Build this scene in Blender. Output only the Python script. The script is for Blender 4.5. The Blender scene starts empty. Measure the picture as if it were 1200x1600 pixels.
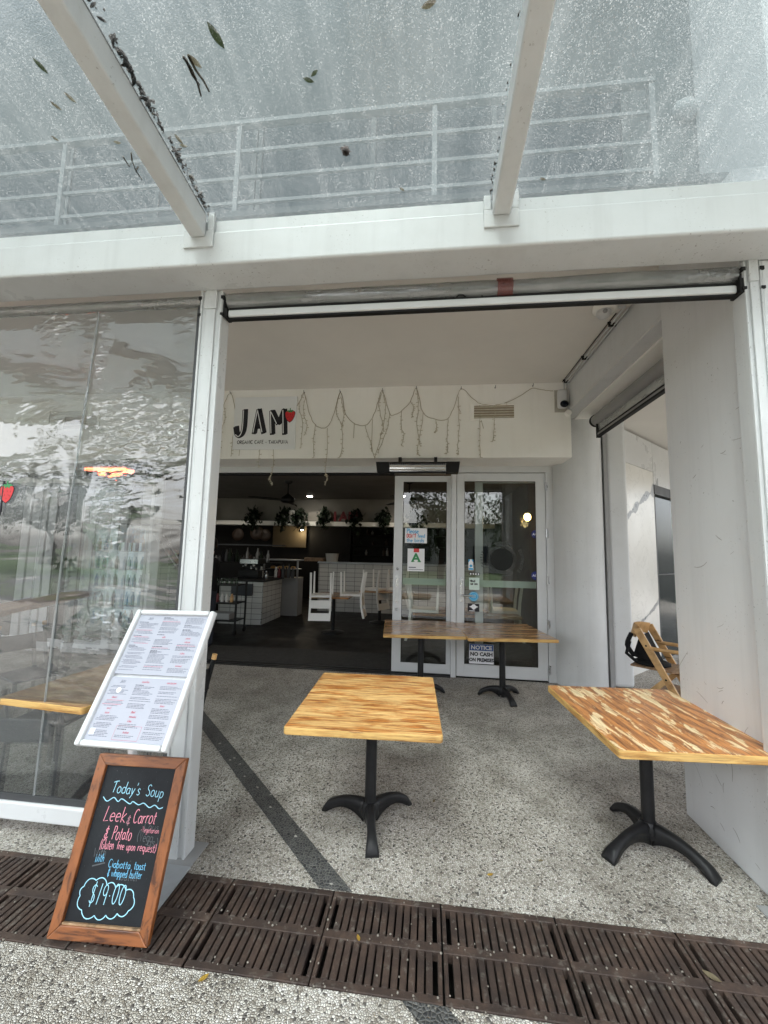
import bpy, bmesh, math, random
from mathutils import Vector, Matrix, noise
random.seed(7)
R = math.radians
sc = bpy.context.scene
# ------------------------------------------------------------------ camera
H = 1.65
YAW, PITCH, ROLL, FPX = R(-6.503), R(5.83), R(1.303), 615.0     # photo is 1200 x 1600
def _cam():
    B = Matrix(((1, 0, 0), (0, 0, -1), (0, 1, 0)))
    cy, sy = math.cos(YAW), math.sin(YAW); cp, sp = math.cos(PITCH), math.sin(PITCH); cr, sr = math.cos(ROLL), math.sin(ROLL)
    Ry = Matrix(((cy, -sy, 0), (sy, cy, 0), (0, 0, 1)))
    Rx = Matrix(((1, 0, 0), (0, cp, sp), (0, -sp, cp)))
    Rz = Matrix(((cr, -sr, 0), (sr, cr, 0), (0, 0, 1)))
    return Rz @ Rx @ B @ Ry
CM = _cam()
cd = bpy.data.cameras.new("camera"); cam = bpy.data.objects.new("camera", cd); sc.collection.objects.link(cam)
cd.sensor_fit = 'VERTICAL'; cd.sensor_height = 36; cd.sensor_width = 27; cd.lens = FPX / 1600 * 36
cd.clip_start = 0.05; cd.clip_end = 500
m = Matrix((CM[0], -CM[1], -CM[2])).transposed().to_4x4(); m.translation = (0, 0, H)
cam.matrix_world = m; sc.camera = cam
def ray(px, py): return CM.transposed() @ Vector(((px - 600) / FPX, (py - 800) / FPX, 1))
O = Vector((0, 0, H))
def at_y(px, py, Y): r = ray(px, py); return O + r * (Y / r.y)
def at_z(px, py, z): r = ray(px, py); return O + r * ((z - H) / r.z)
def at_x(px, py, X): r = ray(px, py); return O + r * (X / r.x)
# ------------------------------------------------------------------ world, sun, exposure
SUN_EL, SUN_AZ = R(62), R(200)        # azimuth: compass style, 180 = behind the camera
w = bpy.data.worlds.new("World"); sc.world = w; w.use_nodes = True
nt = w.node_tree; bg = nt.nodes["Background"]
sky = nt.nodes.new('ShaderNodeTexSky'); sky.sky_type = 'NISHITA'; sky.sun_disc = False
sky.sun_elevation = SUN_EL; sky.sun_rotation = SUN_AZ; sky.air_density = 1.0; sky.dust_density = 3.0
hs = nt.nodes.new('ShaderNodeHueSaturation'); hs.inputs['Saturation'].default_value = 0.27
nt.links.new(sky.outputs[0], hs.inputs['Color']); nt.links.new(hs.outputs[0], bg.inputs[0]); bg.inputs[1].default_value = 0.15
ld = bpy.data.lights.new("sun", 'SUN'); ld.energy = 1.5; ld.angle = R(25); ld.color = (1, .985, .96)
sun = bpy.data.objects.new("sun", ld); sc.collection.objects.link(sun)
sd = Vector((math.sin(SUN_AZ) * math.cos(SUN_EL), math.cos(SUN_AZ) * math.cos(SUN_EL), math.sin(SUN_EL)))
sun.rotation_euler = sd.to_track_quat('Z', 'Y').to_euler(); sun.location = (0, -6, 15)
sc.view_settings.view_transform = 'Standard'; sc.view_settings.look = 'None'; sc.view_settings.gamma = 1
sc.view_settings.exposure = 2.1
sc.render.engine = 'CYCLES'
cy = sc.cycles; cy.max_bounces = 10; cy.diffuse_bounces = 5; cy.transparent_max_bounces = 24; cy.transmission_bounces = 8
cy.sample_clamp_indirect = 6; cy.use_denoising = True; cy.caustics_reflective = False
# ------------------------------------------------------------------ materials
def new_mat(name):
    m = bpy.data.materials.new(name); m.use_nodes = True
    return m, m.node_tree, m.node_tree.nodes['Principled BSDF']
def N(t, kind, **kw):
    n = t.nodes.new(kind)
    for k, v in kw.items():
        if k in n.inputs.keys() and not hasattr(n, k): n.inputs[k].default_value = v
        elif hasattr(n, k): setattr(n, k, v)
        else: n.inputs[k].default_value = v
    return n
def coord(t, scale=(1, 1, 1), rot=(0, 0, 0), vary=False):
    c = N(t, 'ShaderNodeTexCoord'); mp = N(t, 'ShaderNodeMapping'); mp.inputs['Scale'].default_value = scale; mp.inputs['Rotation'].default_value = rot
    src = c.outputs['Object']
    if vary:
        oi = N(t, 'ShaderNodeObjectInfo'); ad = N(t, 'ShaderNodeVectorMath', operation='ADD')
        mu = N(t, 'ShaderNodeMath', operation='MULTIPLY'); mu.inputs[1].default_value = 37.0
        t.links.new(oi.outputs['Random'], mu.inputs[0]); t.links.new(src, ad.inputs[0]); t.links.new(mu.outputs[0], ad.inputs[1]); src = ad.outputs[0]
    t.links.new(src, mp.inputs[0]); return mp.outputs[0]
def noise_n(t, vec, scale, detail=4, rough=.55, dist=0):
    n = N(t, 'ShaderNodeTexNoise'); n.inputs['Scale'].default_value = scale; n.inputs['Detail'].default_value = detail
    n.inputs['Roughness'].default_value = rough; n.inputs['Distortion'].default_value = dist
    t.links.new(vec, n.inputs['Vector']); return n.outputs['Fac']
def ramp(t, fac, stops, interp='LINEAR'):
    r = N(t, 'ShaderNodeValToRGB'); cr = r.color_ramp; cr.interpolation = interp
    while len(cr.elements) < len(stops): cr.elements.new(.5)
    for e, (p, c) in zip(cr.elements, stops):
        e.position = p; e.color = (c if len(c) == 4 else (*c, 1)) if isinstance(c, tuple) else (c, c, c, 1)
    t.links.new(fac, r.inputs[0]); return r.outputs[0]
def mixc(t, fac, a, b, mode='MIX'):
    m = N(t, 'ShaderNodeMix', data_type='RGBA', blend_type=mode)
    for s, v in ((m.inputs[0], fac), (m.inputs[6], a), (m.inputs[7], b)):
        if hasattr(v, 'node'): t.links.new(v, s)
        else: s.default_value = v if isinstance(v, float) else (*v[:3], 1)
    return m.outputs[2]
def bump(t, h, strength, dist=.01, normal=None):
    b = N(t, 'ShaderNodeBump'); b.inputs['Strength'].default_value = strength; b.inputs['Distance'].default_value = dist
    t.links.new(h, b.inputs['Height'])
    if normal is not None: t.links.new(normal, b.inputs['Normal'])
    return b.outputs[0]
def math_n(t, op, a, b=None):
    n = N(t, 'ShaderNodeMath', operation=op)
    for i, v in enumerate((a, b)):
        if v is None: continue
        if hasattr(v, 'node'): t.links.new(v, n.inputs[i])
        else: n.inputs[i].default_value = v
    return n.outputs[0]
def paint(name, col, rough=.5, metal=0, dirt=.25, dscale=2.5, speck=0.0, bmp=0.0, bscale=60, vary=False, drip=0.0, dirtcol=None, speckcol=(.12, .1, .08)):
    """painted / solid surface with soft blotches of dirt, small marks and a fine relief"""
    m, t, p = new_mat(name); v = coord(t, vary=vary)
    n1 = noise_n(t, v, dscale, 6, .65)
    dc = dirtcol or tuple(c * .62 for c in col)
    f = ramp(t, n1, [(.35, 0.0), (.75, 1.0)]); f = math_n(t, 'MULTIPLY', f, dirt * 1.6)
    c = mixc(t, f, col, dc)
    if drip:
        dp = ramp(t, noise_n(t, coord(t, (11, 11, .55), vary=vary), 1.0, 5, .65), [(.50, 0.0), (.68, 1.0)]); c = mixc(t, math_n(t, 'MULTIPLY', dp, drip), c, tuple(k * .55 for k in dc))
    if speck:
        s = ramp(t, noise_n(t, v, 75, 3, .6), [(.70 - .05 * speck, 0.0), (.74, 1.0)])
        s2 = ramp(t, noise_n(t, v, 3.3, 2), [(.48, 0.0), (.62, 1.0)])
        c = mixc(t, math_n(t, 'MULTIPLY', math_n(t, 'MULTIPLY', s, s2), min(1.0, speck)), c, speckcol)
    t.links.new(c, p.inputs['Base Color'])
    p.inputs['Roughness'].default_value = rough; p.inputs['Metallic'].default_value = metal
    if dirt: t.links.new(ramp(t, n1, [(.3, max(0, rough - .08)), (.8, min(1, rough + .15))]), p.inputs['Roughness'])
    if bmp: t.links.new(bump(t, noise_n(t, v, bscale, 4), bmp, .004), p.inputs['Normal'])
    if max(col) < .035: p.inputs['Specular IOR Level'].default_value = .22
    return m
def emit(name, col, s):
    m, t, p = new_mat(name); p.inputs['Base Color'].default_value = (*col, 1)
    p.inputs['Emission Color'].default_value = (*col, 1); p.inputs['Emission Strength'].default_value = s
    return m
M = {}
M['white'] = paint('white_powdercoat', (.58, .595, .60), .32, drip=.10, dirt=.2, dscale=1.6, speck=1.5, dirtcol=(.40, .395, .375), bmp=.04, bscale=25)
M['white_clean'] = paint('white_enamel', (.62, .63, .635), .3, dirt=.08)
M['alu'] = paint('white_aluminium', (.62, .635, .64), .35, dirt=.14, dscale=3, speck=.5)
M['ceiling'] = paint('ceiling_paint', (.73, .71, .67), .8, dirt=.16, dscale=.8, bmp=.05, bscale=120)
M['cream'] = paint('cream_paint', (.89, .885, .85), .65, drip=.05, dirt=.16, dscale=1.3, speck=.35, dirtcol=(.68, .65, .55), bmp=.06, bscale=100)
M['concrete'] = paint('grey_painted_concrete', (.62, .635, .64), .7, drip=.09, dirt=.24, dscale=1.6, speck=1.0, dirtcol=(.45, .45, .44), bmp=.14, bscale=90)
M['pier'] = paint('pier_paint', (.66, .675, .685), .6, drip=.09, dirt=.2, dscale=1.2, speck=1.0, dirtcol=(.5, .5, .5), bmp=.12, bscale=90)
M['grey_wall'] = paint('upper_render', (.235, .26, .27), .8, dirt=.3, dscale=.5)
M['white_wall'] = paint('upper_white', (.60, .62, .63), .8, dirt=.1)
M['rail_paint'] = paint('rail_paint', (.46, .48, .49), .6, dirt=.1)
M['black'] = paint('black_metal', (.012, .012, .013), .38, dirt=.3, dscale=9, dirtcol=(.03, .03, .03), bmp=.12, bscale=180)
M['rubber'] = paint('black_rubber', (.012, .012, .012), .6, dirt=0)
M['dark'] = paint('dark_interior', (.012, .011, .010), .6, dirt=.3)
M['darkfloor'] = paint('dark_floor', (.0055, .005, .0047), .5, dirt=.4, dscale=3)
M['mat'] = paint('entry_mat', (.035, .033, .030), .95, dirt=.5, dscale=14, bmp=.8, bscale=260)
M['greypaint'] = paint('grey_plastic', (.3, .3, .3), .5, dirt=.2)
M['greychair'] = paint('grey_chair', (.10, .104, .11), .5, dirt=.2)
M['steel'] = paint('brushed_steel', (.55, .56, .57), .28, 1, dirt=.2, dscale=8)
M['galv'] = paint('galvanised_plate', (.42, .44, .46), .42, .3, dirt=.4, dscale=5, speck=.6)
M['chrome'] = paint('chrome', (.85, .83, .8), .1, 1, dirt=0)
M['whitechair'] = paint('white_chair', (.88, .87, .84), .4, dirt=.1)
M['paper'] = paint('paper', (.80, .81, .83), .6, dirt=.05)
M['menupaper'] = paint('menu_paper', (.36, .372, .43), .35, dirt=.05)
M['ink'] = paint('ink', (.025, .025, .03), .5, dirt=0)
M['menuink'] = paint('menu_ink', (.09, .09, .12), .5, dirt=0)
M['menured'] = paint('menu_red', (.45, .07, .11), .5, dirt=0)
M['red'] = paint('red_paint', (.62, .025, .03), .45, dirt=.1)
M['darkred'] = paint('dark_red', (.12, .006, .010), .45, dirt=.1)
M['green'] = paint('green_paint', (.03, .25, .08), .5, dirt=.1)
M['blue'] = paint('blue_paint', (.02, .08, .30), .4, dirt=.05)
M['navy'] = paint('navy_sticker', (.012, .02, .16), .35, dirt=.05)
M['sky_blue'] = paint('cyan_sticker', (.05, .38, .68), .35, dirt=.05)
M['palegreen'] = paint('pale_green_sticker', (.62, .75, .68), .4, dirt=.05)
M['chalkblue'] = paint('chalk_blue', (.32, .62, .76), .9, dirt=.2, dscale=120)
M['chalkpink'] = paint('chalk_pink', (.74, .28, .35), .9, dirt=.2, dscale=120)
M['chalkcyan'] = paint('chalk_cyan', (.17, .49, .74), .9, dirt=.2, dscale=120)
M['chalkghost'] = paint('chalk_smudge', (.085, .092, .10), .9, dirt=.5, dscale=60)
def leaf_mat(name, c1, c2):
    m, t, p = new_mat(name); t.nodes.remove(p); v = coord(t, vary=True); c = mixc(t, ramp(t, noise_n(t, v, 25, 4), [(.35, 0.0), (.65, 1.0)]), c1, c2)
    d = N(t, 'ShaderNodeBsdfDiffuse'); l_ = N(t, 'ShaderNodeBsdfTranslucent'); t.links.new(c, d.inputs[0]); t.links.new(c, l_.inputs[0]); x = N(t, 'ShaderNodeMixShader'); x.inputs[0].default_value = .45
    t.links.new(d.outputs[0], x.inputs[1]); t.links.new(l_.outputs[0], x.inputs[2]); t.links.new(x.outputs[0], t.nodes['Material Output'].inputs[0]); return m
M['leafgreen'] = leaf_mat('leaf_green', (.075, .10, .04), (.05, .065, .025)); M['leafbrown'] = leaf_mat('leaf_brown', (.30, .26, .17), (.17, .13, .08))
M['litter'] = paint('leaf_litter', (.06, .05, .04), .9, dirt=.6, dscale=35, dirtcol=(.2, .18, .15))
M['ivy'] = paint('plant_leaf', (.010, .018, .009), .45, dirt=.3, dscale=12)
M['treeleaf'] = paint('tree_leaf', (.05, .085, .028), .5, dirt=.4, dscale=1.5)
M['bark'] = paint('bark', (.10, .075, .055), .9, dirt=.5, dscale=12, bmp=.6, bscale=30)
M['pot'] = paint('white_pot', (.62, .61, .58), .4, dirt=.15)
M['wire'] = paint('string_wire', (.42, .37, .28), .6, dirt=.2)
M['bulb'] = paint('clear_bulb', (.5, .46, .36), .3, dirt=0)
M['skin'] = paint('skin', (.42, .24, .17), .5, dirt=.05)
M['cloth'] = paint('black_cloth', (.010, .010, .012), .85, dirt=.2)
M['denim'] = paint('dark_denim', (.02, .024, .035), .85, dirt=.2)
M['hair'] = paint('hair', (.010, .008, .007), .55, dirt=.2)
M['strap'] = paint('black_strap', (.012, .012, .013), .8, dirt=.1)
M['brownwall'] = paint('brown_panel', (.04, .022, .012), .5, dirt=.4, dscale=3)
M['hem'] = paint('dark_hem', (.05, .052, .055), .5, dirt=.2)
M['lawn'] = paint('lawn', (.06, .10, .03), .9, dirt=.5, dscale=1.0, bmp=.5, bscale=20)
M['road'] = paint('asphalt', (.055, .055, .057), .85, dirt=.3, dscale=1)
M['downlight'] = emit('downlight_lens', (1, .93, .82), 16)
M['warmbulb'] = emit('warm_bulb', (1, .62, .18), 9)
M['heat'] = emit('heater_glow', (1, .10, .035), 7)
M['fridgeglow'] = emit('fridge_back_glow', (.8, .93, 1), .16)

def wood(name, pale, mid, dark, grain=(1.6, 34, 8), wear_lo=.45, wear_hi=.5, wear_scale=(3.5, 13, 6), rough=.35, coat=.2, cracks=.6, rings=None, boards=None, vary=True):
    m, t, p = new_mat(name)
    def cz_(sc_):
        q = coord(t, sc_, vary=vary)
        if not boards: return q
        a_ = N(t, 'ShaderNodeVectorMath', operation='ADD'); t.links.new(q, a_.inputs[0]); t.links.new(math_n(t, 'MULTIPLY', bid, 5.37), a_.inputs[1]); return a_.outputs[0]
    if boards:
        tcn = N(t, 'ShaderNodeTexCoord'); sx_ = N(t, 'ShaderNodeSeparateXYZ'); t.links.new(tcn.outputs['Object'], sx_.inputs[0]); kk = math_n(t, 'ADD', math_n(t, 'MULTIPLY', sx_.outputs[1], 1 / boards), 20.3); bid = math_n(t, 'FLOOR', kk); fr_ = math_n(t, 'FRACT', kk)
        wn_ = N(t, 'ShaderNodeTexWhiteNoise', noise_dimensions='1D'); t.links.new(bid, wn_.inputs['W'])
    v = cz_(grain); n = noise_n(t, v, 2.2, 8, .62, .6)
    v2 = cz_(wear_scale); n2 = noise_n(t, v2, 1.0, 7, .62, .5)
    v3 = coord(t, (grain[0] * 2.0, grain[1] * 3.2, grain[2] * 2), vary=vary); n3 = noise_n(t, v3, 2.0, 4, .6)
    stain = ramp(t, n, [(.34, dark), (.47, mid), (.66, tuple(min(1, c * 1.25) for c in mid))])
    bare = ramp(t, n, [(.30, tuple(c * .72 for c in pale)), (.55, pale), (.75, tuple(min(1, c * 1.15) for c in pale))])
    if rings:
        wv2 = N(t, 'ShaderNodeTexWave', wave_type='BANDS', bands_direction='DIAGONAL'); wv2.inputs['Scale'].default_value = 1.0; wv2.inputs['Distortion'].default_value = 9.0; wv2.inputs['Detail'].default_value = 3; wv2.inputs['Detail Scale'].default_value = .8
        t.links.new(coord(t, rings, vary=vary), wv2.inputs['Vector']); rl_ = ramp(t, wv2.outputs['Fac'], [(.12, 1.0), (.42, 0.0)]); stain = mixc(t, math_n(t, 'MULTIPLY', rl_, .5), stain, dark); bare = mixc(t, math_n(t, 'MULTIPLY', rl_, .30), bare, mid)
    wear = ramp(t, n2, [(wear_lo, 0.0), (wear_hi, 1.0)])
    c = mixc(t, wear, stain, bare)
    cr = ramp(t, n3, [(.30, 1.0), (.36, 0.0)])
    c = mixc(t, math_n(t, 'MULTIPLY', cr, cracks), c, tuple(x * .25 for x in dark))
    if boards:
        c = mixc(t, math_n(t, 'MULTIPLY', wn_.outputs['Value'], .38), c, (.62, .52, .42), 'MULTIPLY'); c = mixc(t, math_n(t, 'MULTIPLY', ramp(t, fr_, [(.0, 1.0), (.022, 0.0)]), .75), c, tuple(x * .4 for x in dark))
    t.links.new(c, p.inputs['Base Color'])
    t.links.new(ramp(t, wear, [(0, rough), (1, min(1, rough + .3))]), p.inputs['Roughness'])
    p.inputs['Coat Weight'].default_value = coat; p.inputs['Coat Roughness'].default_value = .2
    t.links.new(bump(t, n3, .25, .002, bump(t, wear, .15, .002)), p.inputs['Normal'])
    return m
M['wood_pale'] = wood('worn_pale_tabletop', (.80, .50, .19), (.56, .21, .045), (.20, .07, .02), (2.4, 30, 8), .41, .55, (4.0, 22, 6), coat=.05, rough=.45, cracks=.9, rings=(1.5, 26, 1), boards=.137)
M['wood_patchy'] = wood('patchy_orange_tabletop', (.80, .62, .36), (.50, .195, .048), (.14, .048, .014), (34, 3.0, 8), .545, .565, (18, 4.2, 6), coat=.2, cracks=.5, rings=(8, 1.1, 1))
M['wood_worn'] = wood('worn_brown_tabletop', (.50, .36, .20), (.30, .15, .055), (.10, .045, .018), (2.4, 30, 8), .42, .60, (4, 14, 6), coat=0, rough=.5, cracks=.8, boards=.14)
M['wood_brown'] = wood('varnished_brown_tabletop', (.60, .42, .22), (.36, .175, .065), (.13, .055, .02), (1.6, 26, 8), .50, .62, (2.0, 16, 6), rough=.22, coat=.6, boards=.12)
M['wood_edge'] = wood('tabletop_edge', (.60, .38, .13), (.42, .22, .06), (.16, .07, .02), (2, 4, 60), .40, .55, (5, 5, 30), coat=0, rough=.5)
M['wood_frame'] = wood('oiled_frame_wood', (.34, .14, .045), (.20, .065, .018), (.06, .018, .006), (16, 16, 2.0), .60, .72, (7, 7, 1.5), coat=.15, rough=.4)
M['wood_frame_h'] = wood('oiled_frame_wood_across', (.34, .14, .045), (.20, .065, .018), (.06, .018, .006), (2.0, 16, 16), .60, .72, (1.5, 7, 7), coat=.15, rough=.4)
M['wood_light'] = wood('beech', (.66, .42, .19), (.58, .33, .13), (.40, .20, .07), (4, 4, 4), .4, .7, (3, 3, 3), coat=.15, cracks=.1)
M['wood_dull'] = wood('dull_bar_wood', (.40, .27, .16), (.25, .15, .08), (.10, .06, .03), (16, 1.5, 8), .5, .65, (8, 2, 6), coat=0, rough=.5)

def pebble(name, cols, mortar, scale, dirt, bstr=.7):
    m, t, p = new_mat(name); v = coord(t)
    wob = N(t, 'ShaderNodeTexNoise'); wob.inputs['Scale'].default_value = 30; t.links.new(v, wob.inputs['Vector'])
    ad = N(t, 'ShaderNodeVectorMath', operation='MULTIPLY_ADD'); ad.inputs[1].default_value = (.012, .012, 0); t.links.new(wob.outputs['Color'], ad.inputs[0]); t.links.new(v, ad.inputs[2])
    vo = N(t, 'ShaderNodeTexVoronoi', voronoi_dimensions='2D', feature='F1'); vo.inputs['Scale'].default_value = scale; t.links.new(ad.outputs[0], vo.inputs['Vector'])
    ve = N(t, 'ShaderNodeTexVoronoi', voronoi_dimensions='2D', feature='DISTANCE_TO_EDGE'); ve.inputs['Scale'].default_value = scale; t.links.new(ad.outputs[0], ve.inputs['Vector'])
    sep = N(t, 'ShaderNodeSeparateColor'); t.links.new(vo.outputs['Color'], sep.inputs[0])
    pc = ramp(t, sep.outputs[0], cols, 'CONSTANT')
    pc = mixc(t, math_n(t, 'MULTIPLY', sep.outputs[1], .35), pc, (.9, .88, .82), 'MULTIPLY')
    edge = ramp(t, ve.outputs['Distance'], [(.01, 0.0), (.16, 1.0)])
    c = mixc(t, edge, mortar, pc)
    big = ramp(t, noise_n(t, v, .55, 5, .6), [(.35, 1.0), (.72, 0.0)])
    mid = ramp(t, noise_n(t, v, 4.5, 6, .7), [(.42, 1.0), (.68, 0.0)])
    c = mixc(t, math_n(t, 'MULTIPLY', math_n(t, 'SUBTRACT', 1.0, math_n(t, 'MULTIPLY', big, mid)), dirt), c, (.42, .40, .36), 'MULTIPLY')
    damp = ramp(t, noise_n(t, v, 1.4, 6, .7), [(.48, 0.0), (.66, 1.0)]); c = mixc(t, math_n(t, 'MULTIPLY', damp, .55), c, (.45, .43, .40), 'MULTIPLY')
    spots = ramp(t, noise_n(t, v, 16, 2, .5), [(.76, 0.0), (.79, 1.0)])
    c = mixc(t, math_n(t, 'MULTIPLY', spots, .65), c, (.05, .047, .042))
    t.links.new(c, p.inputs['Base Color']); p.inputs['Roughness'].default_value = .55
    dome = ramp(t, ve.outputs['Distance'], [(.0, 0.0), (.12, .6), (.4, 1.0)])
    t.links.new(bump(t, dome, bstr, .008), p.inputs['Normal'])
    return m
M['pebble'] = pebble('exposed_pebble_paving', [(0, (.65, .61, .55)), (.22, (.82, .79, .735)), (.40, (.49, .45, .39)), (.56, (.72, .685, .62)), (.72, (.34, .305, .26)), (.80, (.88, .855, .81)), (.935, (.13, .118, .108))], (.19, .174, .152), 108, .75)  # dark mortar joints also paint in the small shadows between pebbles
M['pebble_dark'] = pebble('dark_pebble_band', [(0, (.075, .077, .08)), (.3, (.05, .052, .055)), (.6, (.10, .10, .10)), (.85, (.035, .036, .04)), (.985, (.5, .48, .44))], (.17, .165, .15), 60, .6)

def tile_mat(name):
    m, t, p = new_mat(name); c = N(t, 'ShaderNodeTexCoord'); s = N(t, 'ShaderNodeSeparateXYZ'); t.links.new(c.outputs['Object'], s.inputs[0])
    cb = N(t, 'ShaderNodeCombineXYZ'); t.links.new(math_n(t, 'ADD', s.outputs[0], s.outputs[1]), cb.inputs[0]); t.links.new(s.outputs[2], cb.inputs[1])
    b = N(t, 'ShaderNodeTexBrick'); b.offset = 0; b.inputs['Scale'].default_value = 1; b.inputs['Brick Width'].default_value = .25; b.inputs['Row Height'].default_value = .118
    b.inputs['Mortar Size'].default_value = .0045; b.inputs['Color1'].default_value = (.56, .56, .545, 1); b.inputs['Color2'].default_value = (.62, .62, .60, 1); b.inputs['Mortar'].default_value = (.09, .09, .09, 1)
    t.links.new(cb.outputs[0], b.inputs['Vector']); t.links.new(b.outputs['Color'], p.inputs['Base Color']); p.inputs['Roughness'].default_value = .2
    t.links.new(bump(t, b.outputs['Fac'], -.4, .003), p.inputs['Normal']); return m
M['tile'] = tile_mat('white_tile')
def marble_mat():
    m, t, p = new_mat('veined_marble'); v = coord(t)
    base = ramp(t, noise_n(t, v, 1.5, 6), [(.3, (.68, .67, .63)), (.7, (.78, .77, .74))])
    n = noise_n(t, v, 2.2, 7, .62, .9); fine = ramp(t, math_n(t, 'ABSOLUTE', math_n(t, 'SUBTRACT', n, .5)), [(0, 1.0), (.012, 0.0)])
    c = mixc(t, math_n(t, 'MULTIPLY', fine, .35), base, (.42, .41, .39))
    t.links.new(c, p.inputs['Base Color']); p.inputs['Roughness'].default_value = .25; return m
M['marble'] = marble_mat()
M['vein'] = paint('grey_vein', (.20, .21, .22), .3, dirt=.35, dscale=14, dirtcol=(.5, .5, .5))
def grate_mat():
    m, t, p = new_mat('rusty_cast_iron'); v = coord(t, vary=True)
    c = ramp(t, noise_n(t, v, 9, 7, .7), [(.3, (.020, .012, .0095)), (.5, (.042, .025, .018)), (.72, (.085, .052, .037))])
    d = ramp(t, noise_n(t, v, 26, 5, .7), [(.55, 0.0), (.68, 1.0)])
    c = mixc(t, math_n(t, 'MULTIPLY', d, .6), c, (.15, .135, .115))
    oi_ = N(t, 'ShaderNodeObjectInfo'); c = mixc(t, math_n(t, 'MULTIPLY', oi_.outputs['Random'], .6), c, (.60, .58, .58), 'MULTIPLY'); t.links.new(c, p.inputs['Base Color']); p.inputs['Roughness'].default_value = .75
    t.links.new(bump(t, noise_n(t, v, 110, 5), .5, .003), p.inputs['Normal']); return m
M['grate'] = grate_mat()
def slate_mat():
    m, t, p = new_mat('chalkboard_slate'); v = coord(t, (1, 1, 1))
    c = ramp(t, noise_n(t, v, 5, 6, .6), [(.35, (.007, .0085, .011)), (.65, (.013, .0155, .0185)), (.8, (.026, .029, .032))])
    s = ramp(t, noise_n(t, v, 230, 2), [(.73, 0.0), (.76, 1.0)])
    c = mixc(t, math_n(t, 'MULTIPLY', s, .35), c, (.4, .43, .45))
    t.links.new(c, p.inputs['Base Color']); p.inputs['Roughness'].default_value = .6; p.inputs['Specular IOR Level'].default_value = .25; return m
M['slate'] = slate_mat()
def schlick(t, f0, normal=None):
    ge = N(t, 'ShaderNodeNewGeometry'); d = N(t, 'ShaderNodeVectorMath', operation='DOT_PRODUCT'); t.links.new(ge.outputs['Incoming'], d.inputs[0])
    t.links.new(normal if normal is not None else ge.outputs['Normal'], d.inputs[1])
    k = math_n(t, 'POWER', math_n(t, 'SUBTRACT', 1.0, math_n(t, 'MINIMUM', math_n(t, 'ABSOLUTE', d.outputs['Value']), 1.0)), 5.0)
    return math_n(t, 'ADD', math_n(t, 'MULTIPLY', k, 1 - f0), f0)
def thin_glass(name, tint, refl=1.0, bstr=0.0, bvec=(1, 1, 1), bscale=3, haze=0.0, rough=.0, hazecol=(.8, .82, .83)):
    m, t, p = new_mat(name); t.nodes.remove(p); out = t.nodes['Material Output']
    tr = N(t, 'ShaderNodeBsdfTransparent'); tr.inputs[0].default_value = (*tint, 1)
    gl = N(t, 'ShaderNodeBsdfGlossy'); gl.inputs['Roughness'].default_value = rough
    if bstr:
        v = coord(t, bvec); n = noise_n(t, v, bscale, 3, .5, 1.2); v2 = coord(t, (11, 11, 24), (0, .42, 0)); n2 = noise_n(t, v2, 1.0, 2, .4)
        msk = ramp(t, noise_n(t, coord(t, (1.3, 1.3, 1.1)), 1.0, 2), [(.51, 0.0), (.66, 1.0)])
        b = bump(t, math_n(t, 'MULTIPLY', n2, msk), 1.0, .026, bump(t, n, bstr, .02)); t.links.new(b, gl.inputs['Normal'])
    f = math_n(t, 'MULTIPLY', schlick(t, .04), refl)
    cl = N(t, 'ShaderNodeClamp'); t.links.new(f, cl.inputs[0])
    mx = N(t, 'ShaderNodeMixShader'); t.links.new(cl.outputs[0], mx.inputs[0]); t.links.new(tr.outputs[0], mx.inputs[1]); t.links.new(gl.outputs[0], mx.inputs[2])
    last = mx.outputs[0]
    if bstr:
        rfr = N(t, 'ShaderNodeBsdfRefraction'); rfr.inputs['IOR'].default_value = 1.035; rfr.inputs['Roughness'].default_value = 0; rfr.inputs['Color'].default_value = (*tint, 1); t.links.new(b, rfr.inputs['Normal'])
        m3 = N(t, 'ShaderNodeMixShader'); m3.inputs[0].default_value = .55; t.links.new(tr.outputs[0], m3.inputs[1]); t.links.new(rfr.outputs[0], m3.inputs[2]); t.links.new(m3.outputs[0], mx.inputs[1])
    if haze:
        df = N(t, 'ShaderNodeBsdfTranslucent'); df.inputs[0].default_value = (*hazecol, 1); d2 = N(t, 'ShaderNodeBsdfDiffuse'); d2.inputs[0].default_value = (*hazecol, 1)
        ms = N(t, 'ShaderNodeMixShader'); ms.inputs[0].default_value = .5; t.links.new(df.outputs[0], ms.inputs[1]); t.links.new(d2.outputs[0], ms.inputs[2])
        hz = ramp(t, noise_n(t, coord(t, (1.2, 1.2, 2.0)), 1.5, 5, .6), [(.3, haze * .5), (.75, haze * 1.5)])
        m2 = N(t, 'ShaderNodeMixShader'); t.links.new(hz, m2.inputs[0]); t.links.new(last, m2.inputs[1]); t.links.new(ms.outputs[0], m2.inputs[2]); last = m2.outputs[0]
    t.links.new(last, out.inputs[0]); return m
M['glass'] = thin_glass('door_glass', (.74, .79, .76), 2.7)
M['pvc'] = thin_glass('clear_pvc', (.66, .70, .71), 3.8, .28, (.9, 1, 3.0), 1.3, haze=.03, rough=.012, hazecol=(.72, .79, .83))
M['pvc_roll'] = thin_glass('rolled_pvc', (.55, .56, .55), 3.5, .5, (.6, 3, 12), 2, haze=.28, rough=.10, hazecol=(.66, .67, .65))
M['bottle_glass'] = thin_glass('bottle_glass', (.55, .62, .55), 1.5)
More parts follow.
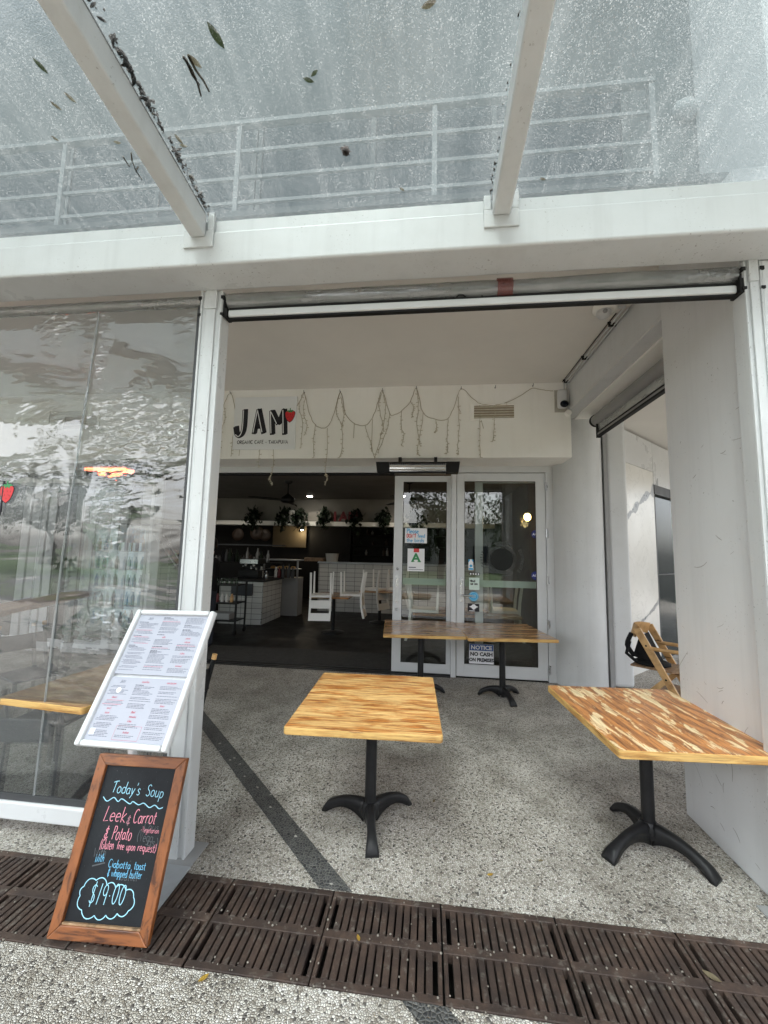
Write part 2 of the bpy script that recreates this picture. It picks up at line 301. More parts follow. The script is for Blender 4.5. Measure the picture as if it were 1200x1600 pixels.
def roof_glass():
    m, t, p = new_mat('dirty_textured_roof_glass'); t.nodes.remove(p); out = t.nodes['Material Output']
    v = coord(t); sx = N(t, 'ShaderNodeSeparateXYZ'); t.links.new(v, sx.inputs[0])
    n = noise_n(t, v, 150, 3, .6); big = noise_n(t, v, 1.1, 6, .65)
    streak = noise_n(t, coord(t, (16, 1.1, 1)), 1.0, 4, .6); spl = noise_n(t, v, 7, 5, .7)
    def drops(sc_, lo, hi, r0, r1):
        vo = N(t, 'ShaderNodeTexVoronoi', feature='F1'); vo.inputs['Scale'].default_value = sc_; t.links.new(v, vo.inputs['Vector'])
        sp = N(t, 'ShaderNodeSeparateColor'); t.links.new(vo.outputs['Color'], sp.inputs[0])
        return math_n(t, 'MULTIPLY', ramp(t, vo.outputs['Distance'], [(r0, 1.0), (r1, 0.0)]), ramp(t, sp.outputs[0], [(lo, 0.0), (hi, 1.0)]))
    d1 = drops(105, .5, .95, .18, .42); d2 = drops(190, .15, .8, .22, .5)
    bar = N(t, 'ShaderNodeMath', operation='PINGPONG'); t.links.new(sx.outputs[0], bar.inputs[0]); bar.inputs[1].default_value = .827
    edge = ramp(t, math_n(t, 'ADD', bar.outputs[0], math_n(t, 'MULTIPLY', spl, .10)), [(.10, 1.0), (.22, 0.0)])
    rf = N(t, 'ShaderNodeBsdfRefraction'); rf.inputs['IOR'].default_value = 1.10; rf.inputs['Roughness'].default_value = .02; rf.inputs['Color'].default_value = (.240, .274, .272, 1)
    t.links.new(bump(t, n, 1.0, .005), rf.inputs['Normal'])
    tr = N(t, 'ShaderNodeBsdfTransparent'); tr.inputs[0].default_value = (.240, .274, .272, 1)
    a = N(t, 'ShaderNodeMixShader'); a.inputs[0].default_value = .55; t.links.new(tr.outputs[0], a.inputs[1]); t.links.new(rf.outputs[0], a.inputs[2])
    tl = N(t, 'ShaderNodeBsdfTranslucent'); tl.inputs[0].default_value = (.56, .57, .545, 1)
    f = math_n(t, 'ADD', math_n(t, 'MULTIPLY', d1, .19), math_n(t, 'MULTIPLY', d2, .23)); f = math_n(t, 'MULTIPLY', f, ramp(t, spl, [(.3, .35), (.65, 1.0)]))
    f = math_n(t, 'ADD', f, ramp(t, streak, [(.45, .03), (.75, .08)])); f = math_n(t, 'MULTIPLY', f, ramp(t, big, [(.32, .35), (.68, 1.15)])); f = math_n(t, 'ADD', f, math_n(t, 'MULTIPLY', edge, .03))
    b = N(t, 'ShaderNodeMixShader'); t.links.new(f, b.inputs[0]); t.links.new(a.outputs[0], b.inputs[1]); t.links.new(tl.outputs[0], b.inputs[2])
    gl = N(t, 'ShaderNodeBsdfGlossy'); gl.inputs['Roughness'].default_value = .15; fr = schlick(t, .025)
    c = N(t, 'ShaderNodeMixShader'); t.links.new(fr, c.inputs[0]); t.links.new(b.outputs[0], c.inputs[1]); t.links.new(gl.outputs[0], c.inputs[2])
    t.links.new(c.outputs[0], out.inputs[0]); return m
M['roofglass'] = roof_glass()
# ------------------------------------------------------------------ mesh building
def world_of(o): return (world_of(o.parent) if o.parent else Matrix.Identity(4)) @ Matrix.LocRotScale(o.location, o.rotation_euler, o.scale)
class MB:
    def __init__(s): s.v = []; s.f = []; s.mi = []; s.sm = []; s.xf = Matrix.Identity(4); s.m = 0
    def add(s, vs, fs, smooth=False):
        b = len(s.v); s.v += [s.xf @ Vector(v) for v in vs]; s.f += [[b + i for i in f] for f in fs]; s.mi += [s.m] * len(fs); s.sm += [smooth] * len(fs); return s
    def box(s, x0, x1, y0, y1, z0, z1):
        return s.add([(x0, y0, z0), (x1, y0, z0), (x1, y1, z0), (x0, y1, z0), (x0, y0, z1), (x1, y0, z1), (x1, y1, z1), (x0, y1, z1)],
                     [(0, 3, 2, 1), (4, 5, 6, 7), (0, 1, 5, 4), (1, 2, 6, 5), (2, 3, 7, 6), (3, 0, 4, 7)])
    def hexa(s, b, t):                       # two quads, bottom and top
        return s.add(list(b) + list(t), [(0, 3, 2, 1), (4, 5, 6, 7), (0, 1, 5, 4), (1, 2, 6, 5), (2, 3, 7, 6), (3, 0, 4, 7)])
    def bar(s, a, b, wx, wy, up=(0, 0, 1)):  # rectangular bar a -> b
        a = Vector(a); b = Vector(b); d = (b - a).normalized(); u = Vector(up)
        if abs(d.dot(u)) > .95: u = Vector((1, 0, 0))
        x = d.cross(u).normalized() * wx / 2; y = x.cross(d).normalized() * wy / 2
        return s.hexa([a - x - y, a + x - y, a + x + y, a - x + y], [b - x - y, b + x - y, b + x + y, b - x + y])
    def tube(s, pts, r, n=8, cap=True):
        pts = [Vector(p) for p in pts]; rs = r if isinstance(r, (list, tuple)) else [r] * len(pts); vs = []; fs = []
        for i, p in enumerate(pts):
            d = (pts[min(i + 1, len(pts) - 1)] - pts[max(i - 1, 0)]).normalized(); u = Vector((0, 0, 1)) if abs(d.z) < .9 else Vector((1, 0, 0))
            x = d.cross(u).normalized(); y = d.cross(x)
            for k in range(n): a = 2 * math.pi * k / n; vs.append(p + (x * math.cos(a) + y * math.sin(a)) * rs[i])
        for i in range(len(pts) - 1):
            for k in range(n): fs.append((i * n + k, i * n + (k + 1) % n, (i + 1) * n + (k + 1) % n, (i + 1) * n + k))
        s.add(vs, fs, n > 5)
        if cap: s.add([vs[k] for k in range(n)], [list(range(n))]); s.add(vs[-n:], [list(range(n))[::-1]])
        return s
    def lathe(s, c, prof, n=16):             # prof: (radius, z)
        vs = []; fs = []
        for r, z in prof:
            for k in range(n): a = 2 * math.pi * k / n; vs.append((c[0] + r * math.cos(a), c[1] + r * math.sin(a), c[2] + z))
        for i in range(len(prof) - 1):
            for k in range(n): fs.append((i * n + k, i * n + (k + 1) % n, (i + 1) * n + (k + 1) % n, (i + 1) * n + k))
        s.add(vs, fs, True); s.add(vs[:n], [list(range(n))[::-1]]); s.add(vs[-n:], [list(range(n))]); return s
    def ball(s, c, r, n=10):
        rx, ry, rz = r if isinstance(r, tuple) else (r, r, r); vs = []; fs = []; h = n // 2 + 1
        for i in range(h + 1):
            p = math.pi * i / h
            for k in range(n): a = 2 * math.pi * k / n; vs.append((c[0] + rx * math.sin(p) * math.cos(a), c[1] + ry * math.sin(p) * math.sin(a), c[2] - rz * math.cos(p)))
        for i in range(h):
            for k in range(n): fs.append((i * n + k, i * n + (k + 1) % n, (i + 1) * n + (k + 1) % n, (i + 1) * n + k))
        return s.add(vs, fs, True)
    def prism(s, poly, off):                 # polygon of 3D points extruded by off
        n = len(poly); p = [Vector(q) for q in poly]; o = Vector(off)
        return s.add(p + [q + o for q in p], [list(range(n))[::-1], list(range(n, 2 * n))] + [(i, (i + 1) % n, n + (i + 1) % n, n + i) for i in range(n)])
    def build(s, name, mats, parent=None, local=False, bevel=0.0, seg=2, recalc=True):
        me = bpy.data.meshes.new(name)
        vs = s.v
        if parent is not None and not local: inv = world_of(parent).inverted(); vs = [inv @ v for v in vs]
        me.from_pydata([tuple(v) for v in vs], [], s.f)
        for mt in (mats if isinstance(mats, (list, tuple)) else [mats]): me.materials.append(M[mt] if isinstance(mt, str) else mt)
        for p, i, sm in zip(me.polygons, s.mi, s.sm): p.material_index = i; p.use_smooth = sm
        bm = bmesh.new(); bm.from_mesh(me)
        if recalc: bmesh.ops.recalc_face_normals(bm, faces=bm.faces)
        if bevel:
            ed = [e for e in bm.edges if len(e.link_faces) == 2 and e.calc_face_angle(0) > .6]
            r = bmesh.ops.bevel(bm, geom=ed, offset=bevel, segments=seg, affect='EDGES', profile=.5, clamp_overlap=True)
        bm.to_mesh(me); bm.free()
        o = bpy.data.objects.new(name, me); sc.collection.objects.link(o)
        if parent is not None: o.parent = parent
        return o
def tag(o, label=None, cat=None, group=None, kind=None):
    if label: o['label'] = label
    if cat: o['category'] = cat
    if group: o['group'] = group
    if kind: o['kind'] = kind
    return o
def thing(name, label, cat, loc=(0, 0, 0), rz=0.0, group=None):
    o = bpy.data.objects.new(name, None); sc.collection.objects.link(o); o.location = loc; o.rotation_euler = (0, 0, rz); o.empty_display_size = .1
    return tag(o, label, cat, group)
def copy_tree(o, parent=None):
    c = o.copy(); sc.collection.objects.link(c); c.parent = parent
    for ch in list(o.children): copy_tree(ch, c)
    return c
class Plane:                                 # a flat working frame: 2D (u, v) -> 3D, h = height off the surface
    def __init__(s, o, u, v): s.o = Vector(o); s.u = Vector(u).normalized(); s.v = Vector(v).normalized(); s.n = s.u.cross(s.v)
    def __call__(s, a, b, h=0.0): return s.o + s.u * a + s.v * b + s.n * h
def smooth(pts, n=5):
    if len(pts) < 3: return pts
    out = []; P = [pts[0]] + list(pts) + [pts[-1]]
    for i in range(1, len(P) - 2):
        a, b, c, d = P[i - 1], P[i], P[i + 1], P[i + 2]
        for k in range(n):
            t = k / n
            out.append(tuple(.5 * (2 * b[j] + (c[j] - a[j]) * t + (2 * a[j] - 5 * b[j] + 4 * c[j] - d[j]) * t * t + (3 * b[j] - a[j] - 3 * c[j] + d[j]) * t ** 3) for j in range(len(b))))
    return out + [tuple(pts[-1])]
def ribbon(mb, pl, pts, wd, h, th=.0006, taper=False):
    """a flat stroke of width wd lying on plane pl"""
    n = len(pts); L = []; Rr = []
    for i, p in enumerate(pts):
        a = pts[max(i - 1, 0)]; b = pts[min(i + 1, n - 1)]; dx, dy = b[0] - a[0], b[1] - a[1]; l = math.hypot(dx, dy) or 1
        k = wd / 2 * (1 if not taper else .6 + .4 * math.sin(math.pi * i / max(1, n - 1)))
        L.append((p[0] - dy / l * k, p[1] + dx / l * k)); Rr.append((p[0] + dy / l * k, p[1] - dx / l * k))
    vs = [pl(*q, h) for q in L] + [pl(*q, h) for q in Rr]; mb.add(vs, [(i, n + i, n + i + 1, i + 1) for i in range(n - 1)])
def flat(mb, pl, pts, h=.001, th=.001):      # filled polygon with a little thickness, on plane
    mb.prism([pl(*p, h) for p in pts], pl.n * th)
def circle(cx, cy, r, n=24, a0=0, a1=360): return [(cx + r * math.cos(R(a0 + (a1 - a0) * k / n)), cy + r * math.sin(R(a0 + (a1 - a0) * k / n))) for k in range(n if a1 - a0 == 360 else n + 1)]
# single-stroke hand lettering: x, y with baseline 0, x-height .55, cap 1
def _arc(cx, cy, rx, ry, a0, a1, n=10): return [(cx + rx * math.cos(R(a0 + (a1 - a0) * k / n)), cy + ry * math.sin(R(a0 + (a1 - a0) * k / n))) for k in range(n + 1)]
_o = _arc(.25, .27, .22, .28, 60, 420, 12)
G = {
 'a': (.5, [_arc(.24, .26, .2, .26, 50, 330, 10), [(.44, .52), (.43, .2), (.5, .02)]]), 'b': (.5, [[(.06, 1), (.05, .05)], _arc(.24, .26, .2, .26, 150, -150, 10)]),
 'c': (.42, [_arc(.24, .27, .2, .27, 50, 310, 9)]), 'd': (.52, [_arc(.24, .26, .2, .26, 40, 320, 10), [(.45, 1), (.45, .02)]]),
 'e': (.46, [[(.05, .28), (.42, .32)] + _arc(.23, .28, .2, .27, 10, 310, 10)]), 'f': (.36, [[(.36, .95), (.2, .98), (.16, .7), (.16, 0)], [(.02, .52), (.32, .54)]]),
 'g': (.48, [_arc(.22, .28, .19, .25, 40, 330, 10), [(.43, .52), (.42, -.15), (.25, -.32), (.06, -.24)]]), 'h': (.5, [[(.07, 1), (.06, 0)], [(.06, .3), (.22, .54), (.4, .45), (.42, 0)]]),
 'i': (.2, [[(.1, .55), (.1, 0)], [(.1, .74), (.11, .79)]]), 'k': (.46, [[(.07, 1), (.06, 0)], [(.4, .58), (.08, .25), (.44, 0)]]), 'l': (.2, [[(.1, 1), (.1, .0)]]),
 'm': (.74, [[(.06, .55), (.06, 0)], [(.06, .35), (.2, .55), (.34, .4), (.35, 0)], [(.35, .35), (.5, .55), (.64, .4), (.66, 0)]]),
 'n': (.5, [[(.07, .55), (.06, 0)], [(.06, .33), (.22, .55), (.4, .42), (.42, 0)]]), 'o': (.5, [_o]), 'p': (.5, [[(.07, .55), (.05, -.35)], _arc(.24, .27, .2, .26, 150, -150, 10)]),
 'q': (.5, [_arc(.22, .28, .19, .25, 40, 330, 10), [(.43, .55), (.42, -.3), (.5, -.24)]]), 'r': (.38, [[(.07, .55), (.07, 0)], [(.07, .3), (.2, .52), (.36, .5)]]),
 's': (.4, [[(.36, .48), (.2, .56), (.07, .43), (.2, .3), (.35, .16), (.22, 0), (.04, .07)]]), 't': (.36, [[(.17, .85), (.16, .1), (.3, .02)], [(.02, .56), (.34, .58)]]),
 'u': (.5, [[(.06, .55), (.07, .12), (.22, 0), (.4, .15), (.42, .55)], [(.42, .55), (.43, .0)]]), 'v': (.44, [[(.04, .55), (.2, 0), (.4, .55)]]), 'w': (.62, [[(.04, .55), (.16, .02), (.3, .45), (.44, .02), (.58, .55)]]),
 'y': (.46, [[(.05, .55), (.22, .05)], [(.42, .55), (.22, -.05), (.06, -.32)]]), 'x': (.42, [[(.04, .55), (.38, 0)], [(.38, .55), (.04, 0)]]), 'z': (.42, [[(.04, .55), (.38, .55), (.04, 0), (.38, 0)]]),
 'A': (.62, [[(.04, 0), (.3, 1), (.56, 0)], [(.13, .36), (.47, .36)]]), 'B': (.56, [[(.08, 0), (.08, 1)], [(.08, 1), (.42, .92), (.4, .6), (.08, .53), (.48, .4), (.44, .06), (.08, 0)]]), 'C': (.6, [_arc(.34, .5, .3, .5, 50, 310, 12)]),
 'D': (.6, [[(.08, 0), (.08, 1)], [(.08, 1), (.4, .93), (.54, .5), (.4, .07), (.08, 0)]]), 'E': (.5, [[(.46, 1), (.08, 1), (.08, 0), (.46, 0)], [(.08, .52), (.4, .52)]]), 'F': (.5, [[(.46, 1), (.08, 1), (.08, 0)], [(.08, .52), (.38, .52)]]),
 'G': (.64, [_arc(.34, .5, .3, .5, 50, 340, 12), [(.36, .42), (.62, .42)]]), 'I': (.2, [[(.1, 0), (.1, 1)]]), 'J': (.5, [[(.42, 1), (.42, .2), (.26, 0), (.06, .14)]]), 'H': (.6, [[(.08, 0), (.08, 1)], [(.52, 0), (.52, 1)], [(.08, .5), (.52, .5)]]), 'K': (.56, [[(.08, 0), (.08, 1)], [(.5, 1), (.1, .45), (.52, 0)]]), 'L': (.5, [[(.14, 1), (.06, 0), (.46, .06)]]),
 'M': (.74, [[(.06, 0), (.1, 1), (.36, .35), (.62, 1), (.68, 0)]]), 'N': (.62, [[(.08, 0), (.08, 1), (.54, 0), (.54, 1)]]), 'O': (.66, [_arc(.33, .5, .29, .5, 90, 450, 14)]), 'P': (.54, [[(.08, 0), (.1, 1)], [(.06, .98), (.42, .95), (.46, .62), (.1, .48)]]),
 'R': (.56, [[(.08, 0), (.08, 1)], [(.08, 1), (.44, .92), (.42, .58), (.08, .5)], [(.2, .5), (.52, 0)]]), 'S': (.54, [[(.48, .88), (.3, 1), (.1, .86), (.14, .62), (.4, .42), (.46, .15), (.26, 0), (.05, .12)]]),
 'T': (.6, [[(.32, .98), (.28, 0)], [(.0, .86), (.3, .98), (.62, 1.02)]]), 'U': (.6, [[(.07, 1), (.08, .2), (.3, 0), (.5, .2), (.53, 1)]]), 'V': (.56, [[(.04, 1), (.27, 0), (.52, 1)]]), 'W': (.8, [[(.04, 1), (.2, 0), (.38, .7), (.58, 0), (.74, 1)]]),
 '&': (.5, [[(.42, .72), (.22, .8), (.12, .62), (.3, .46), (.1, .36), (.06, .14), (.24, .04), (.44, .16)], [(.27, .98), (.23, -.14)]]), '$': (.56, [[(.46, .84), (.28, .94), (.1, .8), (.16, .58), (.4, .4), (.44, .16), (.24, .04), (.06, .16)], [(.3, 1.1), (.24, -.14)]]),
 '1': (.3, [[(.2, 1), (.12, 0)]]), '9': (.5, [_arc(.24, .7, .19, .26, 20, 380, 12), [(.43, .78), (.4, .0)]]), '0': (.54, [_arc(.27, .5, .21, .48, 90, 450, 14)]), '.': (.24, [[(.1, .36), (.13, .42)]]),
 '-': (.36, [[(.06, .4), (.3, .42)]]), "'": (.16, [[(.1, 1.05), (.06, .82)]]), '(': (.28, [[(.24, 1.02), (.08, .6), (.1, .2), (.22, -.1)]]), ')': (.28, [[(.04, 1.02), (.2, .6), (.18, .2), (.04, -.1)]]), ' ': (.34, []),
}
SHARP = set('AEFIKLMNTVWkvwxz1')
def hand(mb, pl, text, u, v, size, wd, h=.0012, slope=0.0, jit=.03, slant=0.0, track=.08, fit=None, rng=None):
    rng = rng or random.Random(hash(len(text)) + 3); x = 0; out = []
    for chh in text:
        wch, strokes = G[chh]
        dy = rng.uniform(-jit, jit); sg = 1 + rng.uniform(-jit, jit)
        for st in strokes:
            q = [(x + (px + slant * py) * sg, py * sg + dy) for px, py in st]
            out.append(q if chh in SHARP else smooth(q, 4))
        x += wch + track
    k = size; ku = size if fit is None else fit / max(x, .01)
    for q in out:
        pts = [(u + a * ku, v + b * k + a * ku * slope) for a, b in q]
        ribbon(mb, pl, pts, wd, h)
def text_mesh(mb, pl, body, u, v, size, h=.0015, align='CENTER', bold=0.0, th=.0008, ang=0.0, sx=1.0):
    c = bpy.data.curves.new('lettering', 'FONT'); c.body = body; c.size = size; c.align_x = align; c.align_y = 'CENTER'; c.offset = bold; c.resolution_u = 2
    o = bpy.data.objects.new('lettering', c); sc.collection.objects.link(o); bpy.context.view_layer.update()
    me = o.evaluated_get(bpy.context.evaluated_depsgraph_get()).to_mesh()
    ca, sa = math.cos(ang), math.sin(ang)
    vs = [pl(u + q.co.x * sx * ca - q.co.y * sa, v + q.co.x * sx * sa + q.co.y * ca, h) for q in me.vertices]; fs = [tuple(p.vertices) for p in me.polygons]
    mb.add(vs, fs); bpy.data.objects.remove(o); bpy.data.curves.remove(c)
def strawberry(pl, u, v, s, parent):
    """outlined hand-drawn strawberry, s = height"""
    body = smooth([(0, -.5), (-.22, -.32), (-.36, .02), (-.34, .3), (-.12, .36), (0, .3), (.14, .38), (.36, .28), (.34, 0), (.2, -.32), (0, -.5)], 5)
    m = MB(); flat(m, pl, [(u + a * s * 1.12, v + b * s * 1.1 - .0) for a, b in body[:-1]], .002, .001); m.build('strawberry_outline', 'ink', parent)
    m = MB(); flat(m, pl, [(u + a * s, v + b * s) for a, b in body[:-1]], .0035, .001); m.build('strawberry', 'red', parent)
    m = MB(); flat(m, pl, [(u + a * s, v + b * s) for a, b in [(-.34, .34), (-.16, .44), (-.04, .42), (-.02, .62), (.04, .62), (.04, .43), (.2, .46), (.34, .36), (.18, .34), (.12, .22), (.02, .32), (-.1, .22), (-.14, .34)]], .005, .001); m.build('strawberry_leaf', 'green', parent)
    m = MB()
    for a, b in ((-.18, .1), (.02, .12), (.2, .1), (-.1, -.08), (.1, -.08), (0, -.25), (-.2, -.12), (.19, -.12)): ribbon(m, pl, [(u + a * s, v + b * s), (u + (a + .02) * s, v + (b - .06) * s)], .025 * s, .005)
    m.build('strawberry_seeds', 'ink', parent)
def scrib(rng, n): return ''.join(rng.choice('enumcrsl') for _ in range(n))
# ================================================================== GROUND
GX0, GX1, GY0, GY1 = -4.025, 3.668, 1.634, 2.064           # drainage channel
g = MB(); E_ = 40
for a in ((-E_, GX0, -6.0, 5.56), (GX1, E_, -6.0, 12.0), (GX0, GX1, -6.0, GY0), (GX0, GX1, GY1, 5.56)): g.add([(a[0], a[2], 0), (a[1], a[2], 0), (a[1], a[3], 0), (a[0], a[3], 0)], [(0, 1, 2, 3)])
g.add([(2.005, 5.56, 0), (GX1, 5.56, 0), (GX1, 12, 0), (2.005, 12, 0)], [(0, 1, 2, 3)])
tag(g.build('pavement', 'pebble'), kind='structure')
g = MB(); g.add([(-60, -60, -.05), (60, -60, -.05), (60, -5.99, -.05), (-60, -5.99, -.05)], [(0, 1, 2, 3)]); tag(g.build('road', 'road'), kind='structure')
g = MB(); g.add([(-60, -45, -.03), (60, -45, -.03), (60, -9.5, -.03), (-60, -9.5, -.03)], [(0, 1, 2, 3)]); tag(g.build('lawn', 'lawn'), kind='structure')
g = MB(); g.box(GX0, GX1, GY0 - .02, GY0, -.16, -.001); g.box(GX0, GX1, GY1, GY1 + .02, -.16, -.001); g.box(GX0, GX1, GY0 - .02, GY1 + .02, -.2, -.16)
tag(g.build('drain_channel', 'dark'), kind='structure')
# dark pebble band running diagonally across the paving, on both sides of the drain
g = MB(); dirx, diry = (-2.361 + .397), (4.049 - 2.096); wv = Vector((.112, 0, 0))
for y0, y1 in ((GY1 + .001, 5.50), (.2, GY0 - .001)):
    xa = -.455 + (y0 - 2.09) * dirx / diry; xb = -.455 + (y1 - 2.09) * dirx / diry
    if y1 < 2: xa -= .0; xb -= .0
    g.add([(xa - .084, y0, .004), (xa + .084, y0, .004), (xb + .084, y1, .004), (xb - .084, y1, .004)], [(0, 1, 2, 3)])
tag(g.build('paving_band', 'pebble_dark'), kind='structure')
# cast iron grates
rng_g = random.Random(8)
def make_grate():
    t = thing('drain_grate', 'dark rusty cast iron drain grate with two rows of narrow slots, in the floor channel', 'drain grate', (0, 0, 0), group='cast iron grates along the drain channel')
    m = MB(); Wp, D = .506, .424; z0, z1 = -.035, .004
    x0, x1 = -Wp / 2, Wp / 2; y0, y1 = -D / 2, D / 2
    m.box(x0, x1, y0, y0 + .030, z0, z1); m.box(x0, x1, y1 - .030, y1, z0, z1); m.box(x0, x1, -.020, .020, z0, z1)
    for (a, b) in ((y0 + .030, -.020), (.020, y1 - .030)):
        nb = 14; pitch = (Wp - .02) / (nb); 
        m.box(x0, x0 + .016, a, b, z0, z1); m.box(x1 - .016, x1, a, b, z0, z1)
        for k in range(1, nb):
            c = x0 + .016 + (Wp - .032) * k / nb
            m.box(c - .0128 + rng_g.uniform(-.0006, .0006), c + .0128 + rng_g.uniform(-.0006, .0006), a, b, z0, z1 - .0012)
    m.build('grate_frame', 'grate', t, local=True, bevel=.0025, seg=1); return t
gr0 = make_grate()
for k in range(-2, 13):
    o = gr0 if k == -2 else copy_tree(gr0)
    o.location = (.334 - .5125 * 6 + .5125 * k + random.uniform(-.002, .002), (GY0 + GY1) / 2, 0); o.rotation_euler.z = random.uniform(-.003, .003); 
# ================================================================== CANOPY
BY = 1.915
cn = thing('glass_canopy', 'white steel lean-to canopy with dirty textured glass panes over the terrace', 'canopy', (-1.3, BY, 0))
m = MB(); m.box(-9.5, 3.4, BY, BY + .22, 3.222, 3.42); m.build('beam', 'white', cn, bevel=.012, seg=3)
m = MB(); m.box(-9.5, 3.4, BY + .012, BY + .20, 3.4205, 3.492); m.build('flashing', 'white', cn, bevel=.004)
SL = .12
for i, xc in enumerate((-7.9, -6.27, -4.61, -2.957, -1.300, .354, 2.01)):
    m = MB(); y0, y1 = BY - .012, -2.3
    def zz(y): return 3.378 + (BY - y) * SL
    for (xa, xb, dz0, dz1) in ((xc - .045, xc + .045, 0, .125),):
        m.hexa([(xa, y0, zz(y0) + dz0), (xb, y0, zz(y0) + dz0), (xb, y1, zz(y1) + dz0), (xa, y1, zz(y1) + dz0)], [(xa, y0, zz(y0) + dz1), (xb, y0, zz(y0) + dz1), (xb, y1, zz(y1) + dz1), (xa, y1, zz(y1) + dz1)])
    rf = m.build('rafter', 'white', cn, bevel=.010, seg=3)
    m = MB(); m.box(xc - .088, xc + .088, BY - .011, BY - .0005, 3.322, 3.4195); m.box(xc - .088, xc - .052, BY - .011, BY + .009, 3.4195, 3.50); m.box(xc + .052, xc + .088, BY - .011, BY + .009, 3.4195, 3.53); m.build('bracket', 'white', rf, bevel=.003)
    m = MB(); m.hexa([(xc - .035, y0, zz(y0) + .146), (xc + .035, y0, zz(y0) + .146), (xc + .035, y1, zz(y1) + .146), (xc - .035, y1, zz(y1) + .146)], [(xc - .03, y0, zz(y0) + .166), (xc + .03, y0, zz(y0) + .166), (xc + .03, y1, zz(y1) + .166), (xc - .03, y1, zz(y1) + .166)]); m.build('glazing_bar', 'alu', rf)
xs = (-9.5, -7.9, -6.27, -4.61, -2.957, -1.300, .354, 2.01, 3.6)
def zg(y): return 3.513 + (BY - y) * SL
for a, b in zip(xs[:-1], xs[1:]):
    m = MB(); y0, y1 = BY + .185, -2.3; a += .006; b -= .006
    m.add([(a, y0, zg(y0)), (b, y0, zg(y0)), (b, y1, zg(y1)), (a, y1, zg(y1))], [(0, 1, 2, 3)]); m.build('glass_pane', 'roofglass', cn, recalc=False)
# posts under the beam (white aluminium profile with side channels)
def post(xc, yf, wd, z1=3.2215):
    m = MB(); m.box(xc - wd / 2, xc + wd / 2, yf + .012, yf + .10, 0, z1); m.box(xc - wd * .22, xc + wd * .22, yf, yf + .0115, 0, z1 - .12); m.box(xc - wd * .27, xc + wd * .27, yf - .004, yf + .0115, z1 - .119, z1)
    m.box(xc - wd / 2, xc - wd * .40, yf + .004, yf + .0115, 0, z1); m.box(xc + wd * .40, xc + wd / 2, yf + .004, yf + .0115, 0, z1)
    p = m.build('post', 'white', cn, bevel=.003)
    m = MB(); m.box(xc - wd / 2 - .05, xc + wd / 2 + .06, yf - .06, yf + .14, .001, .008); m.build('foot_plate', 'greypaint', p)
    m = MB()
    for sx in (-1, 1):
        m = MB(); m.box(xc + sx * (wd / 2 + .006) - .006, xc + sx * (wd / 2 + .006) + .006, yf + .02, yf + .09, z1 - .14, z1 - .06); m.box(xc + sx * (wd / 2 + .002) - .010, xc + sx * (wd / 2 + .002) + .010, yf + .001, yf + .03, z1 - .055, z1 - .035); m.box(xc + sx * (wd / 2 + .002) - .010, xc + sx * (wd / 2 + .002) + .010, yf + .001, yf + .03, z1 - .16, z1 - .145)
        m.build('guide_clip', 'rubber', p)
post(-4.56, 2.125, .140); post(-1.335, 2.125, .140); post(1.675, 2.120, .085)
# leaf litter along the rafter, leaves on the glass
def leaf_mesh(mb, c, ln, wd, ang, tilt, up=Vector((0, SL * -1, 1)), curl=.12):
    mt = Matrix.Translation(c) @ Matrix.Rotation(-math.atan(SL), 4, 'X') @ Matrix.Rotation(ang, 4, 'Z') @ Matrix.Rotation(tilt, 4, 'Y'); n = 6; vs = []
    for i in range(n + 1):
        t = i / n; x = (t - .5) * ln; hw = wd / 2 * math.sin(math.pi * min(1, t * .97 + .015)) ** .8
        z = curl * ln * ((t - .5) ** 2) * 2
        vs += [mt @ Vector((x, -hw, z + hw * .25)), mt @ Vector((x, 0, z)), mt @ Vector((x, hw, z + hw * .25))]
    fs = []
    for i in range(n):
        for k in range(2): fs.append((i * 3 + k, i * 3 + k + 1, i * 3 + 3 + k + 1, i * 3 + 3 + k))
    mb.add(vs, fs, True)
m = MB(); rng = random.Random(5)
for k in range(620):
    t = rng.random() ** 1.1; y = 1.98 - t * 2.2; x = -1.300 + .050 + abs(rng.gauss(0, .013)); 
    dens = .5 + .5 * math.sin(y * 9) * math.sin(y * 23 + 1)
    if rng.random() > .35 + .65 * dens: continue
    z = zg(y) + .002 + rng.random() * .016; s = rng.uniform(.006, .022)
    if rng.random() < .45: leaf_mesh(m, Vector((x, y, z)), s * 2.0, s * .7, rng.uniform(0, 6.3), rng.uniform(-.6, .6))
    else: m.ball((x, y, z), (s * .45, s * .5, s * .35), 5)
for k in range(60):
    t = rng.random(); y = 1.98 - t * 1.9; x = .354 - .048 - abs(rng.gauss(0, .006)); s = rng.uniform(.004, .011); m.ball((x, y, zg(y) + .004), (s * .5, s, s * .4), 5)
tag(m.build('leaf_litter', 'litter'), 'dark strip of rotting leaf litter lying along the canopy rafters', 'leaf litter', kind='stuff')
def at_roof(px, py):
    r = ray(px, py); t = (3.513 + BY * SL - H) / (r.z + SL * r.y); return O + r * t
